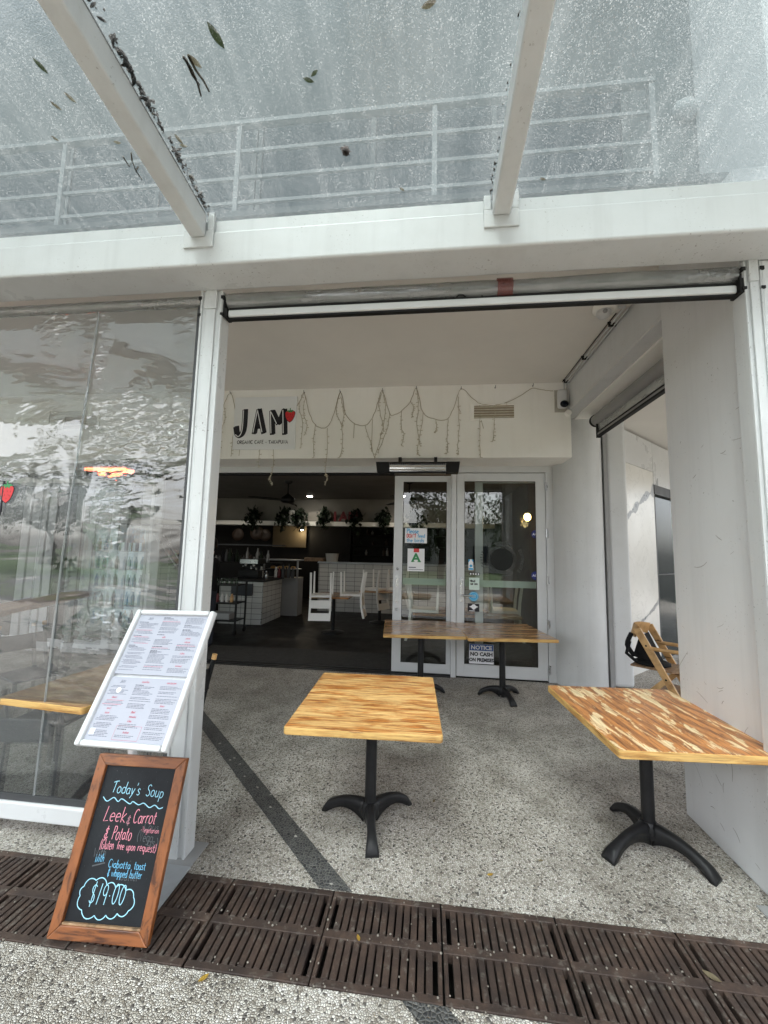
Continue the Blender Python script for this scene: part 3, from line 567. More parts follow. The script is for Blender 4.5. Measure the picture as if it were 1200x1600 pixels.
LV = [(337, 58, 36, 68, 'leafgreen', 'long dark green leaf lying alone on the middle canopy glass'), (63, 105, 22, 75, 'leafgreen', 'small green leaf on the left canopy pane near the frame edge'),
      (482, 127, 20, 20, 'leafgreen', 'green leaf, larger of the pair on the middle canopy pane'), (491, 116, 16, -25, 'leafgreen', 'green leaf, smaller of the pair on the middle canopy pane'),
      (304, 98, 26, 60, 'leafbrown', 'pale curled leaf beside the twig on the middle canopy pane'), (670, 9, 26, -10, 'leafbrown', 'pale dry leaf at the top edge of the photo on the glass'),
      (109, 154, 18, 58, 'leafbrown', 'brown leaf, upper of two on the left canopy pane'), (87, 167, 16, 60, 'leafbrown', 'brown leaf, lower of two on the left canopy pane'),
      (86, 218, 12, 55, 'leafbrown', 'tiny brown leaf near the railing on the left pane'), (279, 219, 18, 70, 'leafbrown', 'pale leaf fallen beside the litter strip of the left rafter'), (286, 229, 15, 20, 'leafbrown', 'short pale leaf under another leaf beside the litter strip'),
      (628, 297, 13, 40, 'leafbrown', 'tan leaf at the lower edge of the middle canopy pane'), (848, 281, 13, 15, 'leafbrown', 'tan leaf at the lower edge of the right canopy pane'), (183, 224, 14, 10, 'leafbrown', 'brown leaf against the left side of the left rafter')]
for px, py, ln, an, mt, lab in LV:
    c = at_roof(px, py); m = MB(); s = (c - O).length / 615 * 1.0
    leaf_mesh(m, c + Vector((0, 0, .004)), ln * s * .56, ln * s * .22, R(an), random.uniform(-.2, .2)); tag(m.build('fallen_leaf', mt), lab, 'leaf', 'fallen leaves on the canopy glass')
def twig(pts, r, lab):
    m = MB()
    for st in pts: m.tube([at_roof(*q) + Vector((0, 0, .006)) for q in st], [r * (1 - .5 * i / len(st)) for i in range(len(st))], 5)
    tag(m.build('twig', 'leafbrown'), lab, 'twig', 'twigs on the canopy glass')
twig([[(286, 90), (298, 108), (308, 130), (314, 152)], [(294, 88), (305, 110), (318, 128), (327, 145)], [(290, 94), (300, 118), (312, 135)]], .006, 'bundle of dry twigs lying on the middle canopy pane')
twig([[(192, 246), (202, 262), (206, 252), (212, 268), (222, 282)], [(206, 252), (205, 240)], [(212, 268), (216, 262)]], .004, 'thin forked twig caught on the left side of the left rafter')
c = at_roof(540, 240); m = MB(); rng = random.Random(3)
for k in range(60):
    d = Vector((rng.gauss(0, 1), rng.gauss(0, 1), abs(rng.gauss(0, .6)))).normalized() * rng.uniform(.012, .030); m.bar(c + Vector((0, 0, .012)) + d * .3, c + Vector((0, 0, .012)) + d, .003, .003)
m.ball(c + Vector((0, 0, .012)), (.019, .022, .012), 8)
tag(m.build('seed_head', paint('seed_fluff', (.22, .14, .12), .9, dirt=.4, dscale=60)), 'round fluffy brown seed head on the middle canopy pane', 'seed head')
# ================================================================== CAFE BUILDING
FY, BKY = 5.56, 5.06
bd = thing('cafe_building', 'cream cafe building with open glass doors, recessed terrace ceiling and upper balcony', 'building', (0, FY, 0))
m = MB(); m.hexa([(-9.5, 2.137, 3.43), (3.4, 2.137, 3.43), (3.4, 2.60, 3.855), (-9.5, 2.60, 3.855)], [(-9.5, 2.137, 3.44), (3.4, 2.137, 3.44), (3.4, 2.60, 3.865), (-9.5, 2.60, 3.865)]); m.build('roof_upstand', 'ceiling', bd)
m = MB(); m.box(-9, 1.752, 2.602, BKY, 3.862, 3.98); m.build('terrace_ceiling', 'ceiling', bd)
m = MB(); m.box(-9, 1.775, BKY, FY + .06, 2.885, 4.0); m.build('bulkhead', 'cream', bd, bevel=.004)
m = MB(); m.box(-9, 1.70, FY + .0, FY + .14, 2.795, 2.884); m.build('door_head', 'alu', bd)
m = MB(); m.box(-9, -.5, FY + .02, FY + .10, 2.765, 2.7945); m.build('door_track', 'rubber', bd)
m = MB(); m.box(1.754, 2.40, 2.75, 5.45, 3.475, 4.0); m.box(1.748, 1.7535, 2.75, 5.06, 3.50, 3.53); m.build('side_beam', 'concrete', bd, bevel=.006)
m = MB(); m.box(1.90, 2.38, 2.75, 5.45, 3.455, 3.4745); m.build('beam_soffit', 'cream', bd)
# door leaves
def leaf_door(x0, x1, y, z0, z1, sl, sr, top, bot, name='door', th=.045):
    m = MB(); m.box(x0, x0 + sl, y, y + th, z0, z1); m.box(x1 - sr, x1, y, y + th, z0, z1); m.box(x0 + sl, x1 - sr, y, y + th, z1 - top, z1); m.box(x0 + sl, x1 - sr, y, y + th, z0, z0 + bot)
    d = m.build(name, 'alu', bd, bevel=.003)
    m = MB(); yy = y + th * .5; m.add([(x0 + sl - .005, yy, z0 + bot - .005), (x1 - sr + .005, yy, z0 + bot - .005), (x1 - sr + .005, yy, z1 - top + .005), (x0 + sl - .005, yy, z1 - top + .005)], [(0, 1, 2, 3)]); m.build('glass_pane', 'glass', d)
    m = MB(); r = .006
    m.box(x0 + sl, x1 - sr, y + .012, y + .018, z0 + bot, z0 + bot + r); m.box(x0 + sl, x0 + sl + r, y + .012, y + .018, z0 + bot + r, z1 - top); m.box(x1 - sr - r, x1 - sr, y + .012, y + .018, z0 + bot + r, z1 - top); m.box(x0 + sl + r, x1 - sr - r, y + .012, y + .018, z1 - top - r, z1 - top); m.build('gasket', 'rubber', d)
    return d
def X5(px, py=900, y=FY): return at_y(px, py, y).x
d1 = leaf_door(-.490, .315, FY + .05, .02, 2.755, .125, .06, .085, .125)
m = MB(); xm = -.43; m.box(xm - .016, xm + .016, FY + .043, FY + .0495, .98, 1.30); m.box(xm - .022, xm + .022, FY + .0455, FY + .0497, .95, 1.33); m.ball((xm, FY + .047, 1.42), .02, 8); m.ball((xm, FY + .047, .86), .02, 8); m.build('flush_handle', 'steel', d1)
m = MB(); m.box(.317, .385, FY - .01, FY + .11, .0, 2.7945); m.build('door_post', 'alu', bd, bevel=.003)
d2 = leaf_door(.392, 1.585, FY, .02, 2.785, .105, .125, .115, .16)
m = MB(); hx = .452; m.box(hx - .018, hx + .018, FY - .008, FY - .0005, 1.0, 1.32); m.tube([(hx, FY - .008, 1.09), (hx, FY - .05, 1.09), (hx + .15, FY - .05, 1.09)], .011, 8); m.build('lever_handle', 'steel', d2)
for z in (.16, .74, 1.32, 1.95, 2.60):
    m = MB(); m.tube([(1.592, FY - .008, z - .06), (1.592, FY - .008, z + .06)], .010, 8); m.box(1.592, 1.62, FY - .004, FY - .0005, z - .055, z + .055); m.build('hinge', 'steel', d2)
m = MB(); m.box(1.592, 1.69, FY, FY + .11, 0, 2.7945); m.build('door_jamb', 'alu', bd, bevel=.003)
d3 = leaf_door(.66, 1.60, FY + .16, .02, 2.76, .11, .09, .09, .12)
m = MB(); m.box(-.40, .66, FY + .17, FY + .20, 1.20, 1.29); m.box(.66, 1.55, FY + .13, FY + .155, 1.20, 1.29); m.build('push_rail', paint('greenish_rail', (.55, .64, .58), .4, dirt=.1), bd)
d4 = leaf_door(-6.30, -4.78, FY + .05, .02, 2.755, .14, .13, .12, .14)
d5 = leaf_door(-5.6, -4.27, FY + .12, .02, 2.755, .11, .20, .12, .14)
d6 = leaf_door(-7.8, -6.34, FY + .05, .02, 2.755, .14, .13, .12, .14)
m = MB(); xm = -4.40; m.box(xm - .02, xm + .02, FY + .112, FY + .1195, .95, 1.27); m.build('flush_handle', 'steel', d5)
m = MB(); m.box(-9, .31, FY - .03, FY + .015, .001, .010); m.box(-9, .31, FY + .035, FY + .075, .001, .014); m.build('door_sill', 'black', bd)
# interior shell
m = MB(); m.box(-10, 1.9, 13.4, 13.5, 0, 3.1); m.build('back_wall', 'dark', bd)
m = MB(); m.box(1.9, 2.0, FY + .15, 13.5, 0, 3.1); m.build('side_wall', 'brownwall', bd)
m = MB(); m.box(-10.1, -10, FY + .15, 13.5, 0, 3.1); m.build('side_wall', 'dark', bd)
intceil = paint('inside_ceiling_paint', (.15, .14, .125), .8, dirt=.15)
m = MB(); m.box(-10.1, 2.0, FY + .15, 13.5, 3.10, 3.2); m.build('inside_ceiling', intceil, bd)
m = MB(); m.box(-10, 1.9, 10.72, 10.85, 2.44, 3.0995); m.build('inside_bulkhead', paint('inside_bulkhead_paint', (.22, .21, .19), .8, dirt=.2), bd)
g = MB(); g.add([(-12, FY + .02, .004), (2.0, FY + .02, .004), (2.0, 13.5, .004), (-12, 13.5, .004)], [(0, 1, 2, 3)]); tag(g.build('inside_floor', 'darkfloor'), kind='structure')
m = MB(); m.box(-3.9, .25, FY + .16, 6.55, .005, .016); tag(m.build('entry_mat', 'mat'), 'dark grey ribbed entry mat just inside the open doors', 'mat')
# upper storey seen through the glass
m = MB(); m.box(-12, 6, 5.8, 6.0, 4.0, 13.0); m.build('upper_wall', 'grey_wall', bd)
m = MB(); m.box(-12, 3.94, 3.93, 5.79, 5.45, 5.52); m.build('balcony_slab', paint('slab_paint', (.20, .22, .23), .8, dirt=.2), bd)
for x0, x1 in ((-8.2, -3.0), (-2.9, 2.9)):
    m = MB(); m.box(x0, x1, 5.75, 5.795, 5.55, 8.95); wd = m.build('window', paint('upper_window', (.075, .10, .12), .7, dirt=.1), bd)
    for k in range(4): xx = x0 + (x1 - x0) * k / 3; m = MB(); m.box(xx - .04, xx + .04, 5.72, 5.7495, 5.55, 8.95); m.build('mullion', 'grey_wall', wd)
m = MB(); m.box(3.95, 6.0, 4.6, 5.79, 3.9, 13.0); m.build('blade_wall', paint('blade_paint', (.86, .87, .88), .8, dirt=.05), bd)
rl = thing('balcony_railing', 'white metal balcony railing seen blurred through the canopy glass', 'railing', (0, 4, 5.52))
for x in (-9.2, -6.9, -4.594, -2.29, .02, 2.30):
    m = MB(); m.box(x - .028, x + .028, 3.97, 4.03, 5.52, 6.68); m.build('post', 'rail_paint', rl)
for z in (5.66, 5.98, 6.33): m = MB(); m.box(-9.2, 2.30, 3.985, 4.015, z, z + .04); m.build('rail', 'rail_paint', rl)
m = MB(); m.box(-9.25, 2.335, 3.96, 4.04, 6.681, 6.73); m.build('handrail', 'rail_paint', rl)
p = at_y(1070, 172, 5.78); m = MB(); m.xf = Matrix.Translation(p) @ Matrix.Rotation(R(90), 4, 'X'); m.lathe((0, 0, 0), [(.17, -.02), (.17, .03), (.13, .08), (.02, .1)], 20); t = thing('wall_lamp', 'round white bulkhead lamp on the grey upper wall beyond the glass', 'wall lamp', p); m.build('lamp_shade', 'white_wall', t)
# round column + pilaster + pier
m = MB(); m.lathe((2.01, 5.62, 0), [(.325, 0), (.325, 3.9)], 40); tag(m.build('round_column', 'concrete'), 'round grey concrete column at the right end of the doors', 'column')
m = MB(); m.box(2.36, 2.63, 5.50, 6.0, 0, 3.9); tag(m.build('pilaster', 'concrete', bevel=.05, seg=5), 'narrow grey pilaster between round column and marble wall', 'pilaster')
m = MB(); m.box(1.69, 2.55, 2.225, 2.955, 0, 3.86); m.box(1.72, 3.6, 2.128, 2.2245, 0, 3.2215); tag(m.build('concrete_pier', 'pier', bevel=.006), 'large flat grey concrete pier on the right edge of the terrace', 'pier')
pier = bpy.data.objects['concrete_pier']; rng = random.Random(77); ppx = Plane((1.6885, 0, 0), (0, -1, 0), (0, 0, 1)); m = MB()
for k in range(46):
    y = rng.uniform(2.27, 2.9); z = rng.choice((rng.uniform(.05, .7), rng.uniform(.5, 2.6))); a_ = rng.uniform(0, 6.28); L_ = rng.uniform(.008, .07) if k % 6 else rng.uniform(.1, .2); cv = rng.uniform(-.5, .5)
    ribbon(m, ppx, [(-y + math.cos(a_ + cv * t_) * L_ * t_, z + math.sin(a_ + cv * t_) * L_ * t_) for t_ in (0, .25, .5, .75, 1)], rng.uniform(.0016, .005), .0, taper=True)
m.build('scuff_marks', paint('scuff', (.36, .355, .34), .8, dirt=.5, dscale=30), pier)
# ---- neighbouring marble shopfront, at 45 degrees
a = Vector((2.56, 5.78, 0)); u = Vector((.722, .692, 0)).normalized(); nrm = Vector((u.y, -u.x, 0))
ms = thing('marble_wall', 'pale marble wall panel with grey diagonal veins beside the high chair', 'wall', a)
def slab(mb, s0, s1, z0, z1, d=.2, off=0): b = a + nrm * off; mb.hexa([b + u * s0 + Vector((0, 0, z0)), b + u * s1 + Vector((0, 0, z0)), b + u * s1 - nrm * d + Vector((0, 0, z0)), b + u * s0 - nrm * d + Vector((0, 0, z0))], [b + u * s0 + Vector((0, 0, z1)), b + u * s1 + Vector((0, 0, z1)), b + u * s1 - nrm * d + Vector((0, 0, z1)), b + u * s0 - nrm * d + Vector((0, 0, z1))])
m = MB(); slab(m, 0, 1.53, 0, 3.06); m.build('marble_panel', 'marble', ms)
m = MB(); slab(m, 0, 1.53, 3.066, 3.56); m.build('upper_panel', 'white_clean', ms)
pm = Plane(a, u, (0, 0, 1))
def at_marble(px, py):
    r = ray(px, py); k = (a - O).dot(nrm) / r.dot(nrm); q = O + r * k - a; return (q.dot(u), q.z)
rng = random.Random(11); m = MB()
for pts, w0 in (([(974, 818), (984, 803), (996, 790), (1008, 776), (1019, 768), (1028, 754)], .085), ([(981, 994), (992, 986), (1003, 972), (1012, 962), (1022, 950), (1029, 939)], .05)):
    q = [at_marble(*p) for p in pts]; qq = smooth(q, 8); up = []; lo = []
    for i, (x, y) in enumerate(qq): k = w0 * (.6 + .9 * noise.noise((x * 7, y * 7, 3)) + rng.uniform(-.15, .2)); up.append((x, y + max(.008, k))); lo.append((x, y - max(.008, k)))
    n = len(qq); m.add([pm(*p, .0015) for p in up] + [pm(*p, .0015) for p in lo], [(i, n + i, n + i + 1, i + 1) for i in range(n - 1)])
m.build('vein', 'vein', ms)
sf = thing('shop_window', 'dark glazed shop window beyond the marble wall', 'window', a + u * 1.54)
m = MB(); slab(m, 1.54, 5.5, 2.86, 3.56); m.build('fascia', 'white_clean', sf); m = MB(); slab(m, 1.54, 5.5, 2.70, 2.855, off=.01); m.build('head_frame', 'hem', sf)
m = MB(); slab(m, 1.54, 5.5, .03, 2.695, d=.03, off=-.05); m.build('glass_pane', paint('dark_shop_glass', (.02, .028, .028), .08, dirt=.1), sf)
m = MB(); slab(m, 1.54, 5.5, 1.38, 1.40, d=.03, off=-.01); slab(m, 1.54, 1.58, .0, 2.695, d=.05, off=.0); m.build('mullion', 'hem', sf)
m = MB(); m.box(1.9, 9, 2.75, 13, 4.005, 4.05); m.add([(2.40, 2.4, 3.60), (9, 2.4, 3.60), (9, 12, 3.60), (2.40, 12, 3.60)], [(0, 1, 2, 3)]); m.build('walkway_ceiling', 'ceiling', bd)
# ================================================================== WALL FITTINGS
pb = Plane((0, BKY, 0), (1, 0, 0), (0, 0, 1))           # the bulkhead face; its normal points at the street
def onb(px, py): q = at_y(px, py, BKY - .004); return (q.x, q.z)
# sign
q = [onb(*p) for p in ((368, 622), (464, 620), (462, 702), (364.5, 703))]
sx0, sx1 = (q[0][0] + q[3][0]) / 2, (q[1][0] + q[2][0]) / 2; sz1, sz0 = (q[0][1] + q[1][1]) / 2, (q[2][1] + q[3][1]) / 2
sg = thing('cafe_sign', 'square white JAM cafe sign with black letters and a red strawberry', 'sign', ((sx0 + sx1) / 2, BKY, sz0))
m = MB(); m.box(sx0, sx1, BKY - .022, BKY - .001, sz0, sz1); m.build('sign_board', paint('sign_white', (.82, .84, .85), .45, dirt=.1), sg, bevel=.003)
ps = Plane((0, BKY - .0225, 0), (1, 0, 0), (0, 0, 1))
def ons(cx, cy): return onb(320 + cx / 4, 560 + cy / 4)   # zoomed-crop coordinates
mk = MB(); mw = MB()
LET = [ # (poly strokes, width px/4)
 ([[(262, 320), (258, 400), (250, 455), (232, 482), (212, 470), (205, 425)]], 26),
 ([[(348, 318), (318, 470)], [(348, 318), (378, 468)], [(325, 425), (372, 425)]], 24),
 ([[(428, 325), (432, 475)], [(432, 330), (470, 410)], [(470, 410), (506, 318)], [(506, 318), (508, 475)]], 24)]
unit = abs(ons(100, 400)[0] - ons(0, 400)[0]) / 100
for strokes, wdt in LET:
    for st in strokes:
        for dx, dy in ((0, 0), (-4, 3), (-8, 5), (-10, 6)): ribbon(mk, ps, [ons(a_ + dx, b_ + dy) for a_, b_ in (smooth(st, 4) if len(st) > 2 else st)], wdt * unit * (1.0 if dx == 0 else .95), .0012 + .0001 * dx * -1 * .1)
        if st[0][1] < 400 and not (st[0] == (325, 425)): 
            pts = [ons(a_ - wdt * .62, b_ + 8) for a_, b_ in ((smooth(st, 4) if len(st) > 2 else st))]; k = len(pts)
            ribbon(mw, ps, pts[: max(2, int(k * .85))] if k > 2 else [pts[0], (pts[0][0] * .08 + pts[1][0] * .92, pts[0][1] * .08 + pts[1][1] * .92)], 5.5 * unit, .0022)
mk.build('letters', 'ink', sg); mw.build('letter_highlight', 'paper', sg)
c_ = ons(536, 362); strawberry(ps, c_[0], c_[1], 74 * unit, sg)
m = MB(); l = ons(206, 537); r_ = ons(524, 533); hand(m, ps, 'ORGANIC CAFE - TAKAPUNA', l[0], l[1], 20 * unit, 3.2 * unit, .0015, fit=r_[0] - l[0]); m.build('tagline', 'ink', sg)
# air vents
def vent(x0, x1, z0, z1, lab):
    t = thing('air_vent', lab, 'air vent', ((x0 + x1) / 2, BKY, z0), group='louvred air vents in the bulkhead')
    m = MB(); b = .045; m.box(x0, x1, BKY - .012, BKY - .0005, z1 - b * .6, z1); m.box(x0, x1, BKY - .012, BKY - .0005, z0, z0 + b * .6); m.box(x0, x0 + b, BKY - .012, BKY - .0005, z0 + b * .6, z1 - b * .6); m.box(x1 - b, x1, BKY - .012, BKY - .0005, z0 + b * .6, z1 - b * .6); m.build('frame', 'cream', t, bevel=.002)
    m = MB(); m.box(x0 + b, x1 - b, BKY - .002, BKY - .0005, z0 + b * .6, z1 - b * .6); m.build('backing', paint('vent_dust', (.38, .32, .24), .9, dirt=.4), t)
    m = MB(); n = 5
    for k in range(n):
        z = z0 + b * .6 + (z1 - z0 - b * 1.2) * (k + .5) / n
        m.hexa([(x0 + b, BKY - .003, z + .002), (x1 - b, BKY - .003, z + .002), (x1 - b, BKY - .003, z + .006), (x0 + b, BKY - .003, z + .006)], [(x0 + b, BKY - .014, z - .012), (x1 - b, BKY - .014, z - .012), (x1 - b, BKY - .014, z - .007), (x0 + b, BKY - .014, z - .007)])
    m.build('louvre', paint('vent_slat', (.78, .73, .63), .6, dirt=.5, dscale=15), t)
v0, v1 = onb(735, 631), onb(809, 656); vent(v0[0], v1[0], v1[1], v0[1], 'cream louvred air vent with rusty slats below the ceiling, right of the fairy lights')
v0, v1 = onb(75, 640), onb(133, 664); vent(v0[0], v1[0], v1[1], v0[1], 'louvred air vent seen through the clear plastic curtain')
# fairy lights (swags, drops and bulbs), traced in two crops of the photograph
fl = thing('fairy_lights', 'string of unlit icicle fairy lights draped across the cream bulkhead', 'fairy lights', (-.7, BKY, 3.3))
def c4(x, y): return onb(320 + x / 4, 560 + y / 4)
def c5(x, y): return onb(600 + x / 4, 560 + y / 4)
SW = [[c4(75, 355), c4(118, 290), c4(163, 220), c4(200, 350), c4(240, 405), c4(300, 450), c4(370, 466), c4(440, 455), c4(500, 405), c4(545, 345), c4(600, 260), c4(622, 215), c4(650, 330), c4(690, 415), c4(752, 436), c4(800, 370), c4(847, 212), c4(880, 345), c4(930, 405), c4(1000, 420), c4(1050, 370), c4(1085, 270), c4(1111, 203), c4(1155, 345), c5(75, 348), c5(110, 330), c5(165, 270), c5(203, 190), c5(245, 340), c5(325, 382), c5(395, 380), c5(440, 300), c5(482, 192), c5(560, 255), c5(610, 288), c5(690, 292), c5(760, 280), c5(850, 235), c5(930, 188), c5(1000, 200), c5(1060, 204)]]
DR = [[c4(118, 290), c4(130, 370), c4(105, 460), c4(95, 605)], [c4(75, 355), c4(105, 465)], [c4(200, 350), c4(175, 500), c4(168, 610)], [c4(240, 405), c4(215, 610)], [c4(350, 465), c4(345, 580), c4(335, 680)], [c4(435, 455), c4(430, 640), c4(420, 720), c4(408, 750), c4(425, 790)],
      [c4(622, 215), c4(590, 300), c4(612, 400), c4(600, 560)], [c4(630, 240), c4(618, 340), c4(640, 420), c4(625, 480)], [c4(690, 415), c4(680, 520), c4(683, 620)], [c4(765, 435), c4(765, 600), c4(752, 710), c4(765, 740), c4(750, 790)],
      [c4(847, 212), c4(820, 330), c4(855, 420), c4(860, 560), c4(842, 620)], [c4(850, 240), c4(870, 350), c4(855, 430)], [c4(935, 405), c4(930, 500)], [c4(1000, 420), c4(1040, 540), c4(1062, 625)], [c4(1050, 380), c4(1042, 580)], [c4(1111, 203), c4(1090, 300), c4(1118, 440), c4(1100, 480)], [c4(1115, 230), c4(1130, 320), c4(1105, 470), c4(1062, 620)], [c4(1155, 345), c4(1140, 440), c4(1080, 590)],
      [c5(110, 330), c5(108, 430), c5(125, 480), c5(110, 545)], [c5(203, 190), c5(215, 300), c5(205, 420), c5(228, 550)], [c5(165, 270), c5(185, 310), c5(172, 370)], [c5(245, 340), c5(225, 480), c5(208, 575), c5(220, 608)], [c5(325, 382), c5(328, 440), c5(312, 465)], [c5(400, 380), c5(395, 500), c5(400, 560), c5(390, 598)], [c5(466, 240), c5(470, 420), c5(460, 560), c5(468, 600)], [c5(460, 300), c5(478, 338)], [c5(600, 290), c5(598, 480), c5(602, 618)], [c5(604, 370), c5(622, 440)], [c5(690, 292), c5(688, 440), c5(680, 520)], [c5(765, 278), c5(768, 320)]]
m = MB(); rng = random.Random(2)
for st in SW + DR:
    s_ = smooth(st, 5); m.tube([pb(x + rng.gauss(0, .003), z + rng.gauss(0, .002), .010 + rng.uniform(-.003, .003)) for x, z in s_],   .0042 if st in SW else .0034, 4, cap=False)
m.build('wire', 'wire', fl)
m = MB()
for st in DR:
    s_ = smooth(st, 5)
    for i in range(2, len(s_)):
        x, z = s_[i]; dx = rng.choice((-1, 1)) * rng.uniform(.012, .03); dz = rng.uniform(-.015, .008)
        m.tube([pb(x, z, .010), pb(x + dx, z + dz, .012)], .0045, 4)
m.build('bulb', 'bulb', fl)
m = MB()
for px, py in [c4(163, 218), c4(622, 214), c4(847, 210), c4(1111, 201), c5(203, 188), c5(482, 190), c5(695, 183), c5(930, 172)]:
    m.tube([pb(px, py, .0), pb(px, py, .03), pb(px, py + .02, .035)], .006, 6); m.ball(pb(px, py, .004), .011, 6)
m.build('hook', 'greypaint', fl)
# security camera unit
cp = thing('security_camera', 'white security camera with dark lens on grey wall plate', 'security camera', pb(*onb(878, 627)))
a0, a1 = onb(866, 610), onb(888, 644); m = MB(); m.box(a0[0], a1[0], BKY - .008, BKY - .0005, a1[1], a0[1]); m.build('wall_plate', paint('plate', (.48, .46, .40), .6, dirt=.4, dscale=8), cp)
cx, cz = (a0[0] + a1[0]) / 2, (a0[1] + a1[1]) / 2; wv_ = a1[0] - a0[0]
m = MB(); m.box(cx - wv_ * .36, cx + wv_ * .36, BKY - .075, BKY - .0085, cz - .11, cz + .135); m.build('housing', 'white_clean', cp, bevel=.03, seg=4)
m = MB(); m.xf = Matrix.Translation((cx + .01, BKY - .085, cz - .065)); m.ball((0, 0, 0), (.052, .03, .045), 14); m.build('lens', paint('lens_black', (.004, .006, .012), .06, dirt=0), cp)
p_ = onb(889.5, 646); m = MB(); m.xf = Matrix.Translation((p_[0] - .02, BKY - .02, p_[1])) @ Matrix.Rotation(R(90), 4, 'X'); m.lathe((0, 0, 0), [(.040, -.018), (.040, .02), (.032, .028)], 18); tag(m.build('junction_box', 'cream'), 'small round white junction box under the security camera', 'junction box')
# ceiling sensor & cables
q = at_z(945, 481, 3.85); sm_ = thing('ceiling_sensor', 'white round dome sensor under the terrace ceiling', 'sensor', (q.x, q.y, 3.8615))
m = MB(); m.lathe((q.x, q.y, 3.862), [(.10, 0), (.10, -.03), (.07, -.045)], 20); m.build('base', 'cream', sm_)
m = MB(); m.ball((q.x - .01, q.y, 3.80), (.062, .062, .05), 12); m.build('dome', 'white_clean', sm_); m = MB(); m.ball((q.x - .02, q.y - .05, 3.79), (.022, .02, .02), 8); m.build('lens', 'greypaint', sm_)
m = MB(); m.tube([(q.x + .10, q.y, 3.85), (1.70, q.y, 3.85)], .014, 8); m.tube([(1.70, q.y, 3.852), (1.70, BKY - .02, 3.852), (1.70, BKY - .02, 3.70)], .011, 8); m.tube([(1.728, q.y, 3.838), (1.728, BKY - .02, 3.838), (1.728, BKY - .03, 3.45)], .0085, 8)
cb_ = m.build('cable', 'alu'); tag(cb_, 'pale cable clipped along the corner of terrace ceiling and side beam', 'cable')
m = MB()
for y in (3.75, 4.4, 5.0): m.box(1.68, 1.745, y - .012, y + .012, 3.832, 3.8615); m.box(1.66, 1.69, y - .03, y - .02, 3.845, 3.8615)
m.build('cable_clip', 'rubber', cb_)
m = MB(); m.tube([(1.672, q.y + .1, 3.8555), (1.672, BKY - .03, 3.8555)], .005, 6); m.build('black_wire', 'rubber', cb_)
# patio heaters
def heater(x0, x1, z0, z1, lit, lab):
    t = thing('patio_heater', lab, 'heater', ((x0 + x1) / 2, 4.95, z0), group='electric patio heaters under the bulkhead'); e = .11; y0, y1 = 4.90, 5.02
    m = MB(); m.box(x0 + e * 1.6, x1 - e * 1.6, y0 + .035, y1, z0, z1); m.box(x0 + e * 1.6, x1 - e * 1.6, y0, y0 + .0345, z1 - .028, z1 + .004); m.box(x0 + e * 1.6, x1 - e * 1.6, y0, y0 + .0345, z0 - .004, z0 + .012)
    for a_, b_, s in ((x0, x0 + e * 1.6, 1), (x1 - e * 1.6, x1, -1)):
        xx0, xx1 = (a_, b_); mid = [(xx0, y0, z0), (xx1, y0, z0), (xx1, y1, z0), (xx0, y1, z0)]
        if s == 1: m.hexa([(xx0 + .02, y0, z0 - .010), (xx1, y0, z0 - .010), (xx1, y1, z0 - .010), (xx0 + .02, y1, z0 - .010)], [(xx0, y0, z1 + .006), (xx1, y0, z1 + .006), (xx1, y1, z1 + .006), (xx0, y1, z1 + .006)])
        else: m.hexa([(xx0, y0, z0 - .010), (xx1 - .02, y0, z0 - .010), (xx1 - .02, y1, z0 - .010), (xx0, y1, z0 - .010)], [(xx0, y0, z1 + .006), (xx1, y0, z1 + .006), (xx1, y1, z1 + .006), (xx0, y1, z1 + .006)])
    m.build('housing', 'rubber', t, bevel=.018, seg=3)
    xa, xb = x0 + e * 1.6 + .002, x1 - e * 1.6 - .002
    m = MB(); m.add([(xa, y0 + .034, z0 + .012), (xb, y0 + .034, z0 + .012), (xb, y0 + .030, z1 - .03), (xa, y0 + .030, z1 - .03)], [(0, 1, 2, 3)]); m.build('reflector', 'chrome', t)
    m = MB(); zz_ = (z0 + z1) / 2 - .008
    for dz in ((.0,) if lit else (-.022, .022)): m.tube([(xa, y0 + .018, zz_ + dz), (xb, y0 + .018, zz_ + dz)], .022 if lit else .009, 8)
    m.build('heating_tube', 'heat' if lit else paint('quartz_tube', (.75, .68, .60), .15, dirt=.1), t)
    m = MB(); n = 26
    for k in range(n + 1): x = xa + (xb - xa) * k / n; m.box(x - .0015, x + .0015, y0 - .002, y0 + .001, z0 + .004, z1 - .02)
    for dz in (.025, .055, .085): m.box(xa, xb, y0 - .001, y0 + .0005, z0 + dz - .0012, z0 + dz + .0012)
    m.build('grille', 'steel', t)
    for dx_ in (-.25, .21): m = MB(); m.box((x0 + x1) / 2 + dx_, (x0 + x1) / 2 + dx_ + .04, y1 - .01, BKY + .05, z1 - .02, 2.8845); m.build('bracket', 'black', t)
    return t
heater(-.68, .385, 2.668, 2.795, False, 'black electric patio heater, unlit, above the folding glass doors')
heater(-4.95, -3.98, 2.668, 2.775, True, 'patio heater glowing red behind the clear plastic curtain')
